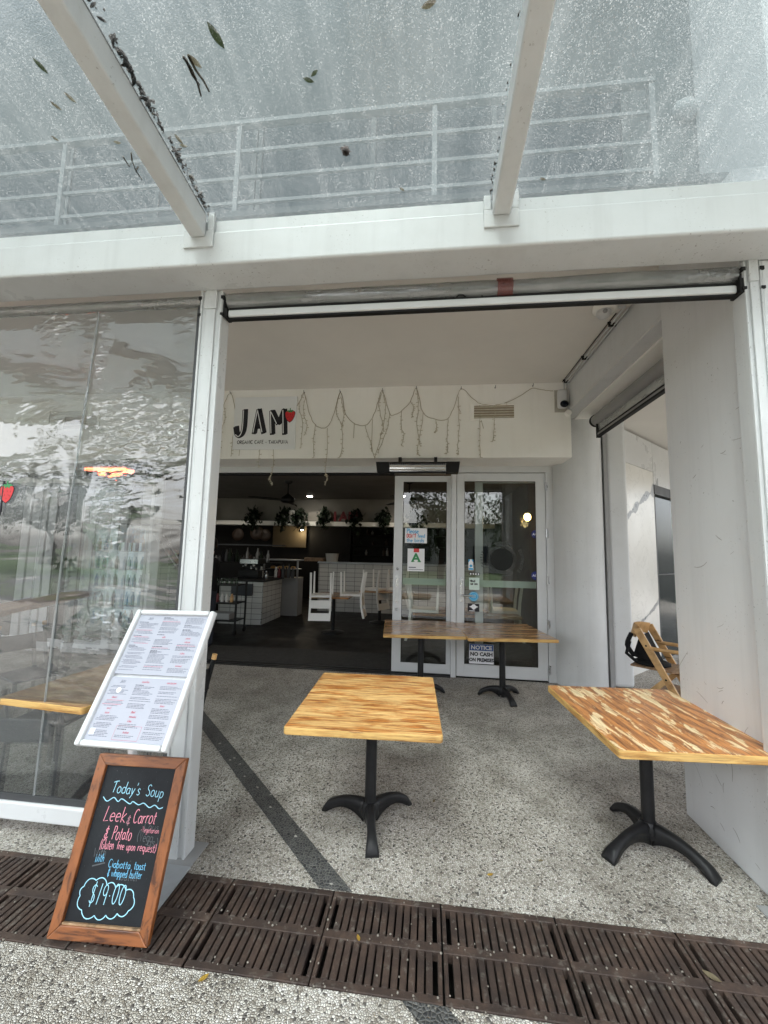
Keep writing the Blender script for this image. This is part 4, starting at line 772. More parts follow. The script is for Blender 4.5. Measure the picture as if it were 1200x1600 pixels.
# ================================================================== PLASTIC CURTAINS
CY = 2.17
cu = thing('clear_curtain', 'clear wrinkled plastic drop curtain drawn down left of the post', 'curtain', (-2.4, CY, 0))
def pvc_sheet(x0, x1, z0, z1, nx, nz, seed=0.0):
    m = MB(); vs = []
    for j in range(nz + 1):
        z = z0 + (z1 - z0) * j / nz
        for i in range(nx + 1):
            x = x0 + (x1 - x0) * i / nx; ed = min(1, (j / nz) * 8, (1 - j / nz) * 8, (1 - i / nx) * 10)
            d = .0045 * noise.noise((x * 1.6 + seed, 0, z * 4.5)) + .0007 * noise.noise((x * 4 + z * 3, 2, z * 11)) + .0006 * noise.noise((x * 22, 5, z * 26)) * max(0, noise.noise((x * 1.2, 9, z * 1.3)) + .35)
            vs.append((x, CY + .012 + d * ed, z))
    fs = [(j * (nx + 1) + i, j * (nx + 1) + i + 1, (j + 1) * (nx + 1) + i + 1, (j + 1) * (nx + 1) + i) for j in range(nz) for i in range(nx)]
    m.add(vs, fs, True); return m
pvc_sheet(-4.45, -1.452, .215, 3.16, 200, 240).build('plastic_sheet', 'pvc', cu)
m = MB(); m.box(-1.452, -1.428, CY + .006, CY + .018, .19, 3.16); m.box(-4.45, -1.453, CY + .006, CY + .018, .180, .2145); m.build('hem', 'hem', cu)
m = MB(); m.box(-4.45, -1.42, CY - .01, CY + .035, .085, .179); m.build('bottom_bar', 'white_clean', cu, bevel=.008)
m = MB(); m.tube([(-4.45, CY + .015, 3.19), (-1.43, CY + .015, 3.19)], .032, 14); m.build('roller', 'pvc_roll', cu)
for xw in (-2.23,):
    m = MB(); m.tube([(xw + .10, CY + .006, 3.15), (xw + .06, CY + .002, 2.3), (xw + .02, CY + .006, 1.6), (xw, CY + .004, .22)], .006, 5); m.build('weld_seam', thin_glass('weld', (.75, .78, .78), 2, haze=.3), cu)
pc_ = Plane((0, CY + .003, 0), (1, 0, 0), (0, 0, 1)); q = at_y(9, 770, CY - .006); strawberry(pc_, q.x, q.z, .125, cu)
m = MB(); qq = at_y(0, 765, CY - .006); m.tube([(qq.x - .05, CY + .002, qq.z + .06), (qq.x + .015, CY + .002, qq.z + .055), (qq.x + .012, CY + .002, qq.z - .16)], .006, 6); m.build('curtain_print', 'ink', cu)
# rolled-up curtain over the opening
rc = thing('rolled_curtain', 'rolled up clear plastic curtain with white bottom bar under the canopy beam', 'roller blind', (.2, 2.17, 3.1))
m = MB(); n = 60; vs = []; fs = []; rr = random.Random(4)
for i in range(n + 1):
    x = -1.245 + (1.62 + 1.245) * i / n; rad = .050 + .006 * noise.noise((x * 2.3, 1, 0)) + .003 * noise.noise((x * 9, 4, 0))
    for k in range(14): a_ = 2 * math.pi * k / 14; vs.append((x, 2.185 + rad * math.cos(a_), 3.172 + rad * math.sin(a_) - .004 * noise.noise((x * 1.5, 7, 1))))
for i in range(n):
    for k in range(14): fs.append((i * 14 + k, i * 14 + (k + 1) % 14, (i + 1) * 14 + (k + 1) % 14, (i + 1) * 14 + k))
m.add(vs, fs, True); m.build('plastic_roll', 'pvc_roll', rc)
m = MB(); m.tube([(-1.24, 2.19, 3.172), (1.61, 2.19, 3.172)], .030, 12); m.build('roller', 'greypaint', rc)
m = MB(); m.box(-1.235, 1.615, 2.150, 2.20, 3.062, 3.106); m.build('bottom_bar', 'alu', rc, bevel=.008)
m = MB(); m.box(-1.235, 1.615, 2.16, 2.19, 3.050, 3.0615); m.box(-1.235, 1.615, 2.165, 2.19, 3.1065, 3.128); m.box(-1.255, -1.236, 2.14, 2.205, 3.055, 3.11); m.box(1.616, 1.634, 2.13, 2.205, 3.05, 3.13); m.build('rubber_seal', 'rubber', rc)
m = MB(); q = at_y(720, 465, 2.148); m.tube([(q.x - .03, 2.148, q.z), (q.x - .012, 2.144, q.z + .012), (q.x + .012, 2.144, q.z + .012), (q.x + .03, 2.148, q.z)], .004, 6); m.build('pull_loop', 'rubber', rc)
q0 = at_y(778, 437, 2.13); m = MB(); m.tube([(q0.x, 2.185, 3.172), (q0.x + .085, 2.185, 3.172)], .0585, 14, cap=False); m.build('red_print', thin_glass('red_pvc', (.48, .27, .25), 2.0, .5, (.6, 3, 12), 2, haze=.3, hazecol=(.45, .1, .08)), rc)
# side roller (facing the walkway)
sr = thing('side_blind', 'half lowered plastic roller blind hanging below the side beam', 'roller blind', (2.1, 4.2, 3.4))
m = MB(); m.tube([(2.1, 2.96, 3.37), (2.1, 5.10, 3.37)], .072, 16); m.build('roller', 'greypaint', sr)
m = MB(); m.tube([(2.1, 5.10, 3.37), (2.1, 5.135, 3.37)], .080, 16); m.build('end_cap', 'rubber', sr)
m = MB(); m.box(2.085, 2.095, 2.96, 5.02, 3.185, 3.36); m.build('plastic_sheet', 'pvc_roll', sr)
m = MB(); m.box(2.075, 2.11, 2.96, 5.03, 3.158, 3.184); m.build('bottom_bar', 'greypaint', sr); m = MB(); m.box(2.07, 2.115, 2.96, 5.03, 3.138, 3.1575); m.box(2.07, 2.0745, 2.96, 5.03, 3.1845, 3.20); m.box(2.07, 2.115, 5.0305, 5.06, 3.13, 3.35); m.build('rubber_seal', 'rubber', sr)
m = MB(); m.box(2.30, 2.345, 5.42, 5.49, 0, 3.46); m.box(2.345, 2.359, 5.44, 5.49, 0, 3.4); m.build('guide_rail', 'greypaint', sr)
# ================================================================== DOOR NOTICES AND STICKERS (on the glass, street side)
def on_door(px, py, y): q = at_y(px, py, y); return q.x, q.z
GY1_, GY2_ = FY + .0725 - .004, FY + .0225 - .004       # just in front of each pane
def sheet(name, lab, cat, px0, py0, px1, py1, y, mat, group=None, th=.002):
    x0, z1 = on_door(px0, py0, y); x1, z0 = on_door(px1, py1, y)
    t = thing(name, lab, cat, ((x0 + x1) / 2, y, z0), group=group); m = MB(); m.box(x0, x1, y, y + th, z0, z1); m.build('sheet', mat, t)
    return t, Plane((x0, y, z0), (1, 0, 0), (0, 0, 1)), x1 - x0, z1 - z0
t, pl, W_, H_ = sheet('handwritten_notice', 'white handwritten notice in blue and red marker on the left glass door', 'notice', 633, 825, 667, 849, GY1_, 'paper')
m = MB(); hand(m, pl, 'Please', W_ * .08, H_ * .66, H_ * .30, .010, fit=W_ * .55); hand(m, pl, 'feed', W_ * .58, H_ * .38, H_ * .24, .008, fit=W_ * .34); hand(m, pl, 'the birds', W_ * .08, H_ * .08, H_ * .24, .008, fit=W_ * .80); m.build('blue_writing', 'sky_blue', t)
m = MB(); hand(m, pl, "DON'T", W_ * .08, H_ * .37, H_ * .24, .010, fit=W_ * .44); m.build('red_writing', 'red', t)
t, pl, W_, H_ = sheet('grade_certificate', 'white food grade sheet with big green letter A and red top tab', 'certificate', 637, 857, 663, 893, GY1_, 'paper')
m = MB(); text_mesh(m, pl, 'A', W_ * .50, H_ * .58, H_ * .52, bold=.006, sx=1.1); flat(m, pl, [(W_ * .22, H_ * .41), (W_ * .42, H_ * .41), (W_ * .42, H_ * .435), (W_ * .22, H_ * .435)], .0015, .0005); flat(m, pl, [(W_ * .58, H_ * .41), (W_ * .8, H_ * .41), (W_ * .8, H_ * .435), (W_ * .58, H_ * .435)], .0015, .0005); m.build('grade_letter', 'green', t)
m = MB(); flat(m, pl, [(W_ * .36, H_ * .84), (W_ * .68, H_ * .84), (W_ * .68, H_ * 1.0), (W_ * .36, H_ * 1.0)], .001, .001); m.build('red_tab', 'red', t)
m = MB(); flat(m, pl, [(W_ * .08, H_ * .15), (W_ * .5, H_ * .15), (W_ * .5, H_ * .19), (W_ * .08, H_ * .19)], .001, .001); flat(m, pl, [(W_ * .08, H_ * .07), (W_ * .92, H_ * .07), (W_ * .92, H_ * .09), (W_ * .08, H_ * .09)], .001, .001); m.build('small_print', 'menuink', t)
t, pl, W_, H_ = sheet('cash_notice', 'blue and white no cash notice low on the right glass door', 'notice', 732.5, 1005, 772, 1039, GY2_ - .03, 'paper')
m = MB(); flat(m, pl, [(W_ * .03, H_ * .66), (W_ * .97, H_ * .66), (W_ * .97, H_ * .97), (W_ * .03, H_ * .97)], .001, .0008); m.build('blue_band', 'blue', t)
m = MB(); text_mesh(m, pl, 'NOTICE', W_ * .5, H_ * .80, H_ * .27, .0025, bold=.003, sx=1.05); m.build('heading', 'paper', t)
m = MB(); text_mesh(m, pl, 'NO CASH', W_ * .5, H_ * .48, H_ * .25, .0015, bold=.003); text_mesh(m, pl, 'ON PREMISES', W_ * .5, H_ * .20, H_ * .235, .0015, bold=.003, sx=.86)
for b in (((0, 0), (1, 0), (1, .018), (0, .018)), ((0, .982), (1, .982), (1, 1), (0, 1)), ((0, .018), (.014, .018), (.014, .982), (0, .982)), ((.986, .018), (1, .018), (1, .982), (.986, .982))): flat(m, pl, [(W_ * a_, H_ * b_) for a_, b_ in b], .0005, .0006)
m.build('lettering', 'ink', t)
for py, lab in ((835, 'round navy security sticker, upper of two on the right door glass'), (899.5, 'round navy security sticker, lower of two on the right door glass')):
    x, z = on_door(837, py, GY2_); t = thing('round_sticker', lab, 'sticker', (x, GY2_, z), group='round navy stickers on the door glass'); pl = Plane((x, GY2_, z), (1, 0, 0), (0, 0, 1)); r0 = .058
    m = MB(); flat(m, pl, circle(0, 0, r0), 0, .001); m.build('disc', 'navy', t)
    m = MB(); text_mesh(m, pl, 'ACE', 0, 0, .045, .0015, bold=.001); m.build('lettering', 'paper', t)
t, pl, W_, H_ = sheet('bottle_sticker', 'pale blue bottle shaped sticker on the right glass door', 'sticker', 732, 874, 739.5, 891, GY2_, 'sky_blue')
m = MB(); x = W_ / 2; flat(m, pl, [(x - W_ * .5, 0), (x + W_ * .5, 0), (x + W_ * .5, H_ * .72), (x + W_ * .2, H_ * .9), (x + W_ * .2, H_ * 1.02), (x - W_ * .2, H_ * 1.02), (x - W_ * .2, H_ * .9), (x - W_ * .5, H_ * .72)], .001, .0005); m.build('bottle_shape', 'paper', t); m = MB(); flat(m, pl, circle(x, H_ * .4, W_ * .3, 14), .002, .0004); flat(m, pl, [(W_ * .05, .005), (W_ * .95, .005), (W_ * .95, H_ * .2), (W_ * .05, H_ * .2)], .002, .0004); m.build('label_print', 'sky_blue', t)
t, pl, W_, H_ = sheet('dot_sticker', 'narrow black sticker with four pale dots on the glass door', 'sticker', 733, 894.5, 750, 899, GY2_, 'ink')
m = MB()
for k in range(4): flat(m, pl, circle(W_ * (.14 + .24 * k), H_ * .5, H_ * .34, 10), .001, .0004)
m.build('dots', 'paper', t)
t, pl, W_, H_ = sheet('find_us_sticker', 'pale green sticker reading find us on, on the glass door', 'sticker', 733, 902.5, 749, 922, GY2_, 'palegreen')
m = MB(); text_mesh(m, pl, 'find', W_ * .12, H_ * .72, H_ * .27, align='LEFT', bold=.002); text_mesh(m, pl, 'us on', W_ * .12, H_ * .50, H_ * .27, align='LEFT', bold=.002); m.build('lettering', 'ink', t)
x, z = on_door(740, 932, GY2_); t = thing('cyan_sticker', 'round cyan sticker beside the lever handle of the door', 'sticker', (x, GY2_, z)); pl = Plane((x, GY2_, z), (1, 0, 0), (0, 0, 1))
m = MB(); flat(m, pl, circle(0, 0, .066), 0, .001); m.build('disc', 'sky_blue', t); m = MB(); ribbon(m, pl, circle(0, 0, .055) + [circle(0, 0, .055)[0]], .004, .0015); [ribbon(m, pl, [(-.03, z_), (-.015, z_ + .008), (.0, z_), (.015, z_ + .008), (.03, z_)], .006, .0015) for z_ in (.014, -.002, -.018)]; m.build('print', 'palegreen', t)
t, pl, W_, H_ = sheet('black_sticker', 'black sticker with white bird emblem low on the glass door', 'sticker', 731, 943, 749, 956, GY2_, 'ink')
m = MB(); flat(m, pl, [(W_ * a_, H_ * b_) for a_, b_ in ((.1, .62), (.3, .72), (.42, .92), (.6, .92), (.7, .72), (.92, .62), (.72, .5), (.62, .34), (.5, .2), (.4, .34), (.3, .5))], .001, .0004); flat(m, pl, [(W_ * .1, H_ * .06), (W_ * .62, H_ * .06), (W_ * .62, H_ * .13), (W_ * .1, H_ * .13)], .001, .0004); m.build('emblem', 'paper', t)
# round coffee emblem printed on the glass
x, z = on_door(784, 874, GY2_); t = thing('coffee_emblem', 'large round dark emblem with ringed lettering printed on the glass door', 'emblem', (x, GY2_, z)); pl = Plane((x, GY2_, z), (1, 0, 0), (0, 0, 1)); px_ = FY / 615 * 1.0
m = MB(); flat(m, pl, circle(0, 0, 17 * px_, 30), 0, .001); m.build('disc', paint('emblem_dark', (.012, .014, .012), .5, dirt=.3), t)
m = MB()
for rr_ in (19.5, 21.5): c0_ = circle(0, 0, rr_ * px_, 36); ribbon(m, pl, c0_ + [c0_[0]], .006, .0006)
def arc_text(s, r, a0, da, size):
    for k, chh in enumerate(s):
        an = R(a0 + da * k); text_mesh(m, pl, chh, r * math.cos(an), r * math.sin(an), size, ang=an + (-math.pi / 2 if da < 0 else math.pi / 2))
arc_text('SUPPORTS', 30 * px_, 28, -9.0, .062); arc_text('xTando', 30 * px_, 160, 8.0, .062)
for a0, a1 in ((50, 140), (-130, -50)): ribbon(m, pl, circle(0, 0, 26 * px_, 20, a0, a1), .005, .0006)
m.build('ring_lettering', paint('emblem_grey', (.04, .045, .04), .5, dirt=.1), t)
# ================================================================== TABLES
def make_table(W, D, zt, th, top_mat, feet, lab, rz, loc, pole_r=.035, foot_l=.30, group='pedestal tables with worn wooden tops', zoff=0, top_off=(0, 0), round_=.02):
    t = thing('pedestal_table', lab, 'table', loc, rz, group)
    m = MB(); ox, oy = top_off; n = 5; rc_ = round_
    poly = []
    for cx_, cy_, a0 in ((W / 2 - rc_, D / 2 - rc_, 0), (-W / 2 + rc_, D / 2 - rc_, 90), (-W / 2 + rc_, -D / 2 + rc_, 180), (W / 2 - rc_, -D / 2 + rc_, 270)):
        for k in range(n + 1): an = R(a0 + 90 * k / n); poly.append((ox + cx_ + rc_ * math.cos(an), oy + cy_ + rc_ * math.sin(an), zt - th))
    m.prism(poly, (0, 0, th)); nf = len(m.f); m.mi = [0] * nf
    tp = m.build('tabletop', [top_mat, 'wood_edge'], t, local=True, bevel=.006, seg=3)
    for p in tp.data.polygons: p.material_index = 0 if p.normal.z > .8 else 1; p.use_smooth = False
    m = MB(); m.tube([(0, 0, .10), (0, 0, zt - th - .012)], pole_r, 20); m.build('pole', 'black', t, local=True)
    m = MB(); m.box(-.16, .16, -.16, .16, zt - th - .012, zt - th - .0005); m.build('top_plate', 'black', t, local=True)
    m = MB(); m.lathe((0, 0, 0), [(.046, .035), (.056, .05), (.053, .10), (.044, .118), (.040, .125)], 20); b = m.build('base_hub', 'black', t, local=True)
    for a_, L_ in feet:
        m = MB(); an = R(a_) - rz; ca, sa = math.cos(an), math.sin(an); vs = []; ns = 12
        for i in range(ns + 1):
            s = i / ns; r_ = .03 + (L_ - .03) * s; top = .115 * (1 - s ** 2.3) + .030 * s ** 2 + .010; bot = max(0.0, .062 * (1 - (2 * s - .85) ** 2 * 1.0) - .006) if s < .86 else 0.0
            if s > .97: top = .022
            hw = .032 - .008 * math.sin(math.pi * s) + (.006 * max(0, s - .7) / .3)
            for (o_, z_) in ((-hw, bot), (-hw, max(bot + .012, top - .016)), (-hw * .55, top), (hw * .55, top), (hw, max(bot + .012, top - .016)), (hw, bot)): vs.append((r_ * ca - o_ * sa, r_ * sa + o_ * ca, z_))
        fs = []
        for i in range(ns):
            for k in range(6): fs.append((i * 6 + k, i * 6 + (k + 1) % 6, (i + 1) * 6 + (k + 1) % 6, (i + 1) * 6 + k))
        fs += [tuple(range(6))[::-1], tuple(range(ns * 6, ns * 6 + 6))]
        m.add(vs, fs, True); m.build('foot', 'black', t, local=True)
    return t
ZT = .733
make_table(.825, .955, ZT, .036, 'wood_pale', ((163, .32), (46, .32), (281, .285)), 'square table with pale yellow worn top, front centre of terrace', R(2.3), (-.338, 2.575, 0), top_off=(-.008, -.005))
make_table(.83, .935, ZT, .042, 'wood_patchy', ((211, .36), (307, .33), (101, .30)), 'table with patchy orange top flaking to bare wood, beside the concrete pier', R(4.0), (1.300, 2.640, 0), top_off=(-.002, -.04))
make_table(.93, .98, ZT, .036, 'wood_brown', ((20, .30), (140, .30), (260, .30)), 'brown varnished table against the doors, left one of the joined pair', R(5), (-.075, 4.86, 0), top_off=(.02, .175), round_=.008)
make_table(1.0, .97, ZT, .036, 'wood_brown', ((-75, .28), (45, .28), (165, .28)), 'brown varnished table against the doors, right one of the joined pair', R(7), (.878, 4.90, 0), top_off=(.03, .165), round_=.008)
make_table(.62, .97, ZT, .040, 'wood_worn', ((30, .28), (150, .28), (270, .28)), 'worn wooden table behind the clear plastic curtain', R(-5), (-2.20, 2.64, 0))
# bar ledge behind the curtain
bz = 1.0; q0 = at_z(0, 955, bz); q1 = at_z(140, 925, bz)
lg = thing('bar_table', 'high wooden bar ledge on dark legs behind the plastic curtain, far left', 'bar table', (q0.x, q0.y, 0))
dv = (q1 - q0).normalized(); sv = Vector((-dv.y, dv.x, 0)); e0 = q0 - dv * .8
m = MB(); m.hexa([e0 - Vector((0, 0, .05)), q1 - Vector((0, 0, .05)), q1 + sv * .35 - Vector((0, 0, .05)), e0 + sv * .35 - Vector((0, 0, .05))], [e0, q1, q1 + sv * .35, e0 + sv * .35]); m.build('tabletop', 'wood_dull', lg)
for s in (.25, .85):
    m = MB(); b = e0.lerp(q1, s) + sv * .17; m.bar((b.x, b.y, 0), (b.x, b.y, bz - .05), .10, .06); m.build('leg', 'hem', lg)
# ================================================================== CHAIRS ON THE TERRACE
def terrace_chair(lab, loc, rz, seatm, framem, bh=.88):
    t = thing('terrace_chair', lab, 'chair', loc, rz)      # faces +X locally
    m = MB(); m.box(-.20, .22, -.20, .20, .435, .462); m.build('seat', seatm, t, local=True, bevel=.012)
    m = MB(); m.bar((-.245, -.175, bh - .16), (-.255, .175, bh - .16), .018, .15); m.build('backrest', framem, t, local=True, bevel=.006)
    for sy in (-1, 1):
        m = MB(); m.tube([(-.20, sy * .185, .0), (-.185, sy * .18, .44), (-.235, sy * .175, .68), (-.275, sy * .175, bh - .02)], .017, 8); l_ = m.build('rear_leg', framem, t, local=True)
        m = MB(); m.tube([(-.2745, sy * .175, bh - .022), (-.281, sy * .175, bh + .012)], .0185, 8); m.build('wood_tip', 'wood_light', l_, local=True)
        m = MB(); m.tube([(.205, sy * .185, 0), (.19, sy * .18, .44)], .016, 8); m.build('front_leg', framem, t, local=True)
    return t
terrace_chair('black chair with wooden tips half hidden behind the menu stand', (-1.80, 2.60, 0), R(180), 'black', 'black')
terrace_chair('dark grey chair tucked under the table behind the plastic curtain', (-2.62, 2.66, 0), R(95), 'greychair', 'greychair', .60)
terrace_chair('dark grey chair beside the bar ledge behind the curtain', (-3.7, 3.35, 0), R(-20), 'greychair', 'greychair', .86)
# ================================================================== MENU STAND
P0, P1, P2, P3 = Vector((-1.427, 1.562, .829)), Vector((-1.007, 1.547, .838)), Vector((-1.034, 1.852, 1.342)), Vector((-1.454, 1.867, 1.333))
e1 = (P1 - P0).normalized(); e2 = (P3 - P0); e2 = (e2 - e1 * e2.dot(e1)).normalized(); c0 = P0 + (P1 - P0 + P2 - P0 + P3 - P0) / 4
MW, MH = .42, .592; pm = Plane(c0 - e1 * MW / 2 - e2 * MH / 2, e1, e2)
mst = thing('menu_stand', 'white tilted menu stand with two printed menu pages', 'menu stand', (-1.21, 2.0, 0))
def frame_bars(mb, pl, W, Hh, b, h0, h1, extra=()):
    def q4(u0, u1, v0, v1): mb.hexa([pl(u0, v0, h0), pl(u1, v0, h0), pl(u1, v1, h0), pl(u0, v1, h0)], [pl(u0 + .003, v0 + .003, h1), pl(u1 - .003, v0 + .003, h1), pl(u1 - .003, v1 - .003, h1), pl(u0 + .003, v1 - .003, h1)])
    q4(0, b, 0, Hh); q4(W - b, W, 0, Hh); q4(b, W - b, 0, b); q4(b, W - b, Hh - b, Hh)
    for v0, v1 in extra: q4(b, W - b, v0, v1)
m = MB(); frame_bars(m, pm, MW, MH, .027, -.012, .016); m.build('frame', 'white_clean', mst, bevel=.007, seg=3)
m = MB(); m.hexa([pm(.002, .002, -.016), pm(MW - .002, .002, -.016), pm(MW - .002, MH - .002, -.016), pm(.002, MH - .002, -.016)], [pm(.002, .002, -.013), pm(MW - .002, .002, -.013), pm(MW - .002, MH - .002, -.013), pm(.002, MH - .002, -.013)]); m.build('back_panel', 'white_clean', mst)
mid = MH * .475
for pg, (v0, v1) in enumerate(((.026, mid - .007), (mid + .007, MH - .026))):
    u0, u1 = .027, MW - .027
    m = MB(); m.hexa([pm(u0, v0, -.0125), pm(u1, v0, -.0125), pm(u1, v1, -.0125), pm(u0, v1, -.0125)], [pm(u0, v0, 0), pm(u1, v0, 0), pm(u1, v1, 0), pm(u0, v1, 0)]); page = m.build('menu_page', 'menupaper', mst)
    ink = MB(); red = MB(); rng = random.Random(20 + pg); cw = (u1 - u0) / 3; line = .0054
    def txt(mb, a, b, v, hgt): 
        x = a
        while x < b - .003:
            wl = min(rng.uniform(.004, .017), b - x); flat(mb, pm, [(x, v), (x + wl, v), (x + wl, v + hgt), (x, v + hgt)], .0004, .0003); x += wl + .0022
    for col in range(3):
        a = u0 + cw * col + .010; b = u0 + cw * (col + 1) - .008; v = v1 - .012
        if col == 0: hand(ink, pm, 'JAM', (a + b) / 2 - .012, v - .012, .012, .0016, .0006, slant=.2); v -= .026
        elif pg == 0: hand(red, pm, scrib(rng, 7), a + .025, v - .008, .010, .0013, .0006, slant=.25); v -= .02
        while v > v0 + .014:
            k = rng.random()
            if k < (.14 if pg == 1 else .22) and v < v1 - .05:
                hand(red, pm, scrib(rng, rng.randint(4, 7)), (a + b) / 2 - .02, v - .008, .009, .0012, .0006, slant=.25); v -= .017
            elif k < .40: txt(ink, a, a + (b - a) * rng.uniform(.3, .6), v, .0030); v -= line
            else:
                for _ in range(rng.randint(1, 4)):
                    if v < v0 + .012: break
                    txt(red if rng.random() < .08 else ink, a + (rng.uniform(0, .02) if col == 0 else 0), b - rng.uniform(0, .03), v, .0017); v -= line
                v -= rng.choice((0, .003, .006))
    if pg == 0:
        c = (u0 + cw * .5, v0 + (v1 - v0) * .78); w_ = MB(); flat(w_, pm, circle(*c, .011, 18), .0008, .0003); flat(w_, pm, [(u0 + .012, v0 + .02), (u0 + .034, v0 + .02), (u0 + .034, v0 + .042), (u0 + .012, v0 + .042)], .0008, .0003); w_.build('white_badge', 'paper', page)
        bx = (u0 + cw + .004, u0 + cw * 2 - .002, v0 + .006, v0 + .058)
        for l_ in (((bx[0], bx[2]), (bx[1], bx[2])), ((bx[1], bx[2]), (bx[1], bx[3])), ((bx[1], bx[3]), (bx[0], bx[3])), ((bx[0], bx[3]), (bx[0], bx[2]))): ribbon(red, pm, list(l_), .001, .0006)
    ink.build('print', 'menuink', page); red.build('red_print', 'menured', page)
m = MB(); qp = at_y(229, 1184, 2.0); ba = Vector((qp.x, 2.0, 0)); m.bar(ba + Vector((0, 0, .012)), (qp.x, 1.80, 1.20), .030, .03, up=(1, 0, 0)); m.build('pole', 'white_clean', mst, bevel=.004)
bp = [at_z(*p, .006) for p in ((246, 1426), (222, 1350), (270, 1345), (297, 1358))]
bc = [Vector((p.x, p.y, 0)) for p in bp]
b0 = at_z(240, 1432, .006); b1 = at_z(298, 1356, .006); dvv = Vector((b1.x - b0.x, b1.y - b0.y, 0)); per = Vector((-dvv.y, dvv.x, 0)).normalized() * .30
m = MB(); m.prism([Vector((b0.x, b0.y, .0045)), Vector((b1.x, b1.y, .0045)), Vector((b1.x, b1.y, .0045)) + per, Vector((b0.x, b0.y, .0045)) + per], (0, 0, .008)); m.build('base_plate', 'galv', mst, bevel=.002)
# ================================================================== CHALKBOARD
sc_ = .965
Q = [O + (Vector(p) - O) * sc_ for p in ((-1.612, 1.701, -.043), (-1.163, 1.722, -.063), (-1.165, 1.937, .578), (-1.614, 1.916, .598))]
e1 = (Q[1] - Q[0]); e1.z = 0; e1.normalize(); e2 = (Q[3] - Q[0]); e2 = (e2 - e1 * e2.dot(e1)).normalized(); CWd, CHt = .436, .660
c0 = (Q[0] + Q[1] + Q[2] + Q[3]) / 4; c0 = c0 - e2 * ((c0.z - .0055 - e2.z * CHt / 2) / e2.z) * .0
o_ = c0 - e1 * CWd / 2 - e2 * CHt / 2; o_ = o_ + e2 * ((.0245 - o_.z) / e2.z)
pc = Plane(o_, e1, e2)
cb = thing('chalkboard_sign', 'leaning wood framed chalkboard listing todays soup at $19.00', 'chalkboard', (o_.x + .2, o_.y, 0))
FB = .046
def lbox(mb, pl, u0, u1, v0, v1, h0, h1): mb.hexa([pl(u0, v0, h0), pl(u1, v0, h0), pl(u1, v1, h0), pl(u0, v1, h0)], [pl(u0, v0, h1), pl(u1, v0, h1), pl(u1, v1, h1), pl(u0, v1, h1)])
for nm, poly, mt in (('frame_rail', [(0, 0), (CWd, 0), (CWd - FB, FB), (FB, FB)], 'wood_frame_h'), ('frame_rail', [(FB, CHt - FB), (CWd - FB, CHt - FB), (CWd, CHt), (0, CHt)], 'wood_frame_h'), ('frame_stile', [(0, 0), (FB, FB), (FB, CHt - FB), (0, CHt)], 'wood_frame'), ('frame_stile', [(CWd - FB, FB), (CWd, 0), (CWd, CHt), (CWd - FB, CHt - FB)], 'wood_frame')):
    m = MB(); m.prism([pc(*p, -.012) for p in poly], pc.n * .026); m.build(nm, mt, cb, bevel=.0035, seg=2)
m = MB(); lbox(m, pc, FB - .006, CWd - FB + .006, FB - .006, CHt - FB + .006, -.010, -.002); m.build('slate', 'slate', cb)
m = MB(); lbox(m, pc, FB, CWd - FB, FB, FB + .007, -.002, .009); m.build('chalk_ledge', 'wood_dull', cb)
lc = MB(); pk = MB(); cyn = MB(); gh = MB(); hz = -.0008
# photo pixels -> board coordinates through the board plane
def onc(px, py):
    r = ray(px, py); k = (pc.o - O).dot(pc.n) / r.dot(pc.n); q = O + r * k - pc.o; return q.dot(pc.u), q.dot(pc.v)
def cz(x, y): return onc(80 + x * .2126, 1170 + y * .2125)       # crop coordinates (1035 x 1600)
def line_(mb, text, p, q, size, wd, **k):
    a_ = cz(*p); b_ = cz(*q); dx = b_[0] - a_[0]; hand(mb, pc, text, a_[0], a_[1], size, wd * .55, hz, slope=(b_[1] - a_[1]) / dx, fit=dx, **k)
px1 = abs(cz(500, 700)[0] - cz(400, 700)[0]) / 100
line_(lc, "Today's", (438, 318), (650, 345), 72 * px1, 8.5 * px1, slant=.12); line_(lc, "Soup", (690, 345), (822, 362), 72 * px1, 8.5 * px1, slant=.12)
ribbon(lc, pc, smooth([cz(*p) for p in ((382, 352), (410, 385), (460, 358), (490, 388), (520, 368), (575, 405), (600, 388), (640, 412), (680, 400), (720, 432), (760, 415), (790, 440), (820, 432))], 5), 6 * px1, hz)
line_(pk, "Leek", (378, 530), (545, 540), 92 * px1, 8.5 * px1, slant=.1); line_(gh, "&", (545, 555), (580, 560), 55 * px1, 8 * px1); line_(pk, "&", (550, 552), (582, 555), 55 * px1, 6 * px1); line_(pk, "Carrot", (595, 545), (765, 552), 82 * px1, 8.5 * px1, slant=.1)
line_(pk, "&", (382, 660), (420, 663), 80 * px1, 8 * px1); line_(pk, "Potato", (440, 665), (585, 672), 78 * px1, 8 * px1, slant=.1); line_(pk, "-Vegetarian", (655, 612), (790, 625), 32 * px1, 4.2 * px1)
line_(pk, "(Gluten", (352, 735), (455, 742), 56 * px1, 6 * px1); line_(pk, "free", (478, 738), (532, 742), 46 * px1, 5.8 * px1); line_(pk, "upon", (548, 745), (615, 750), 46 * px1, 5.8 * px1); line_(pk, "request)", (630, 750), (768, 765), 48 * px1, 5.8 * px1)
line_(gh, "With", (305, 795), (400, 790), 52 * px1, 8 * px1); line_(cyn, "With", (315, 835), (385, 828), 46 * px1, 5.8 * px1, slant=.1); line_(gh, "(Vega", (625, 675), (745, 690), 60 * px1, 7 * px1); line_(gh, "gs)", (700, 715), (785, 722), 50 * px1, 7 * px1); line_(gh, "Cous", (680, 590), (790, 600), 40 * px1, 6 * px1)
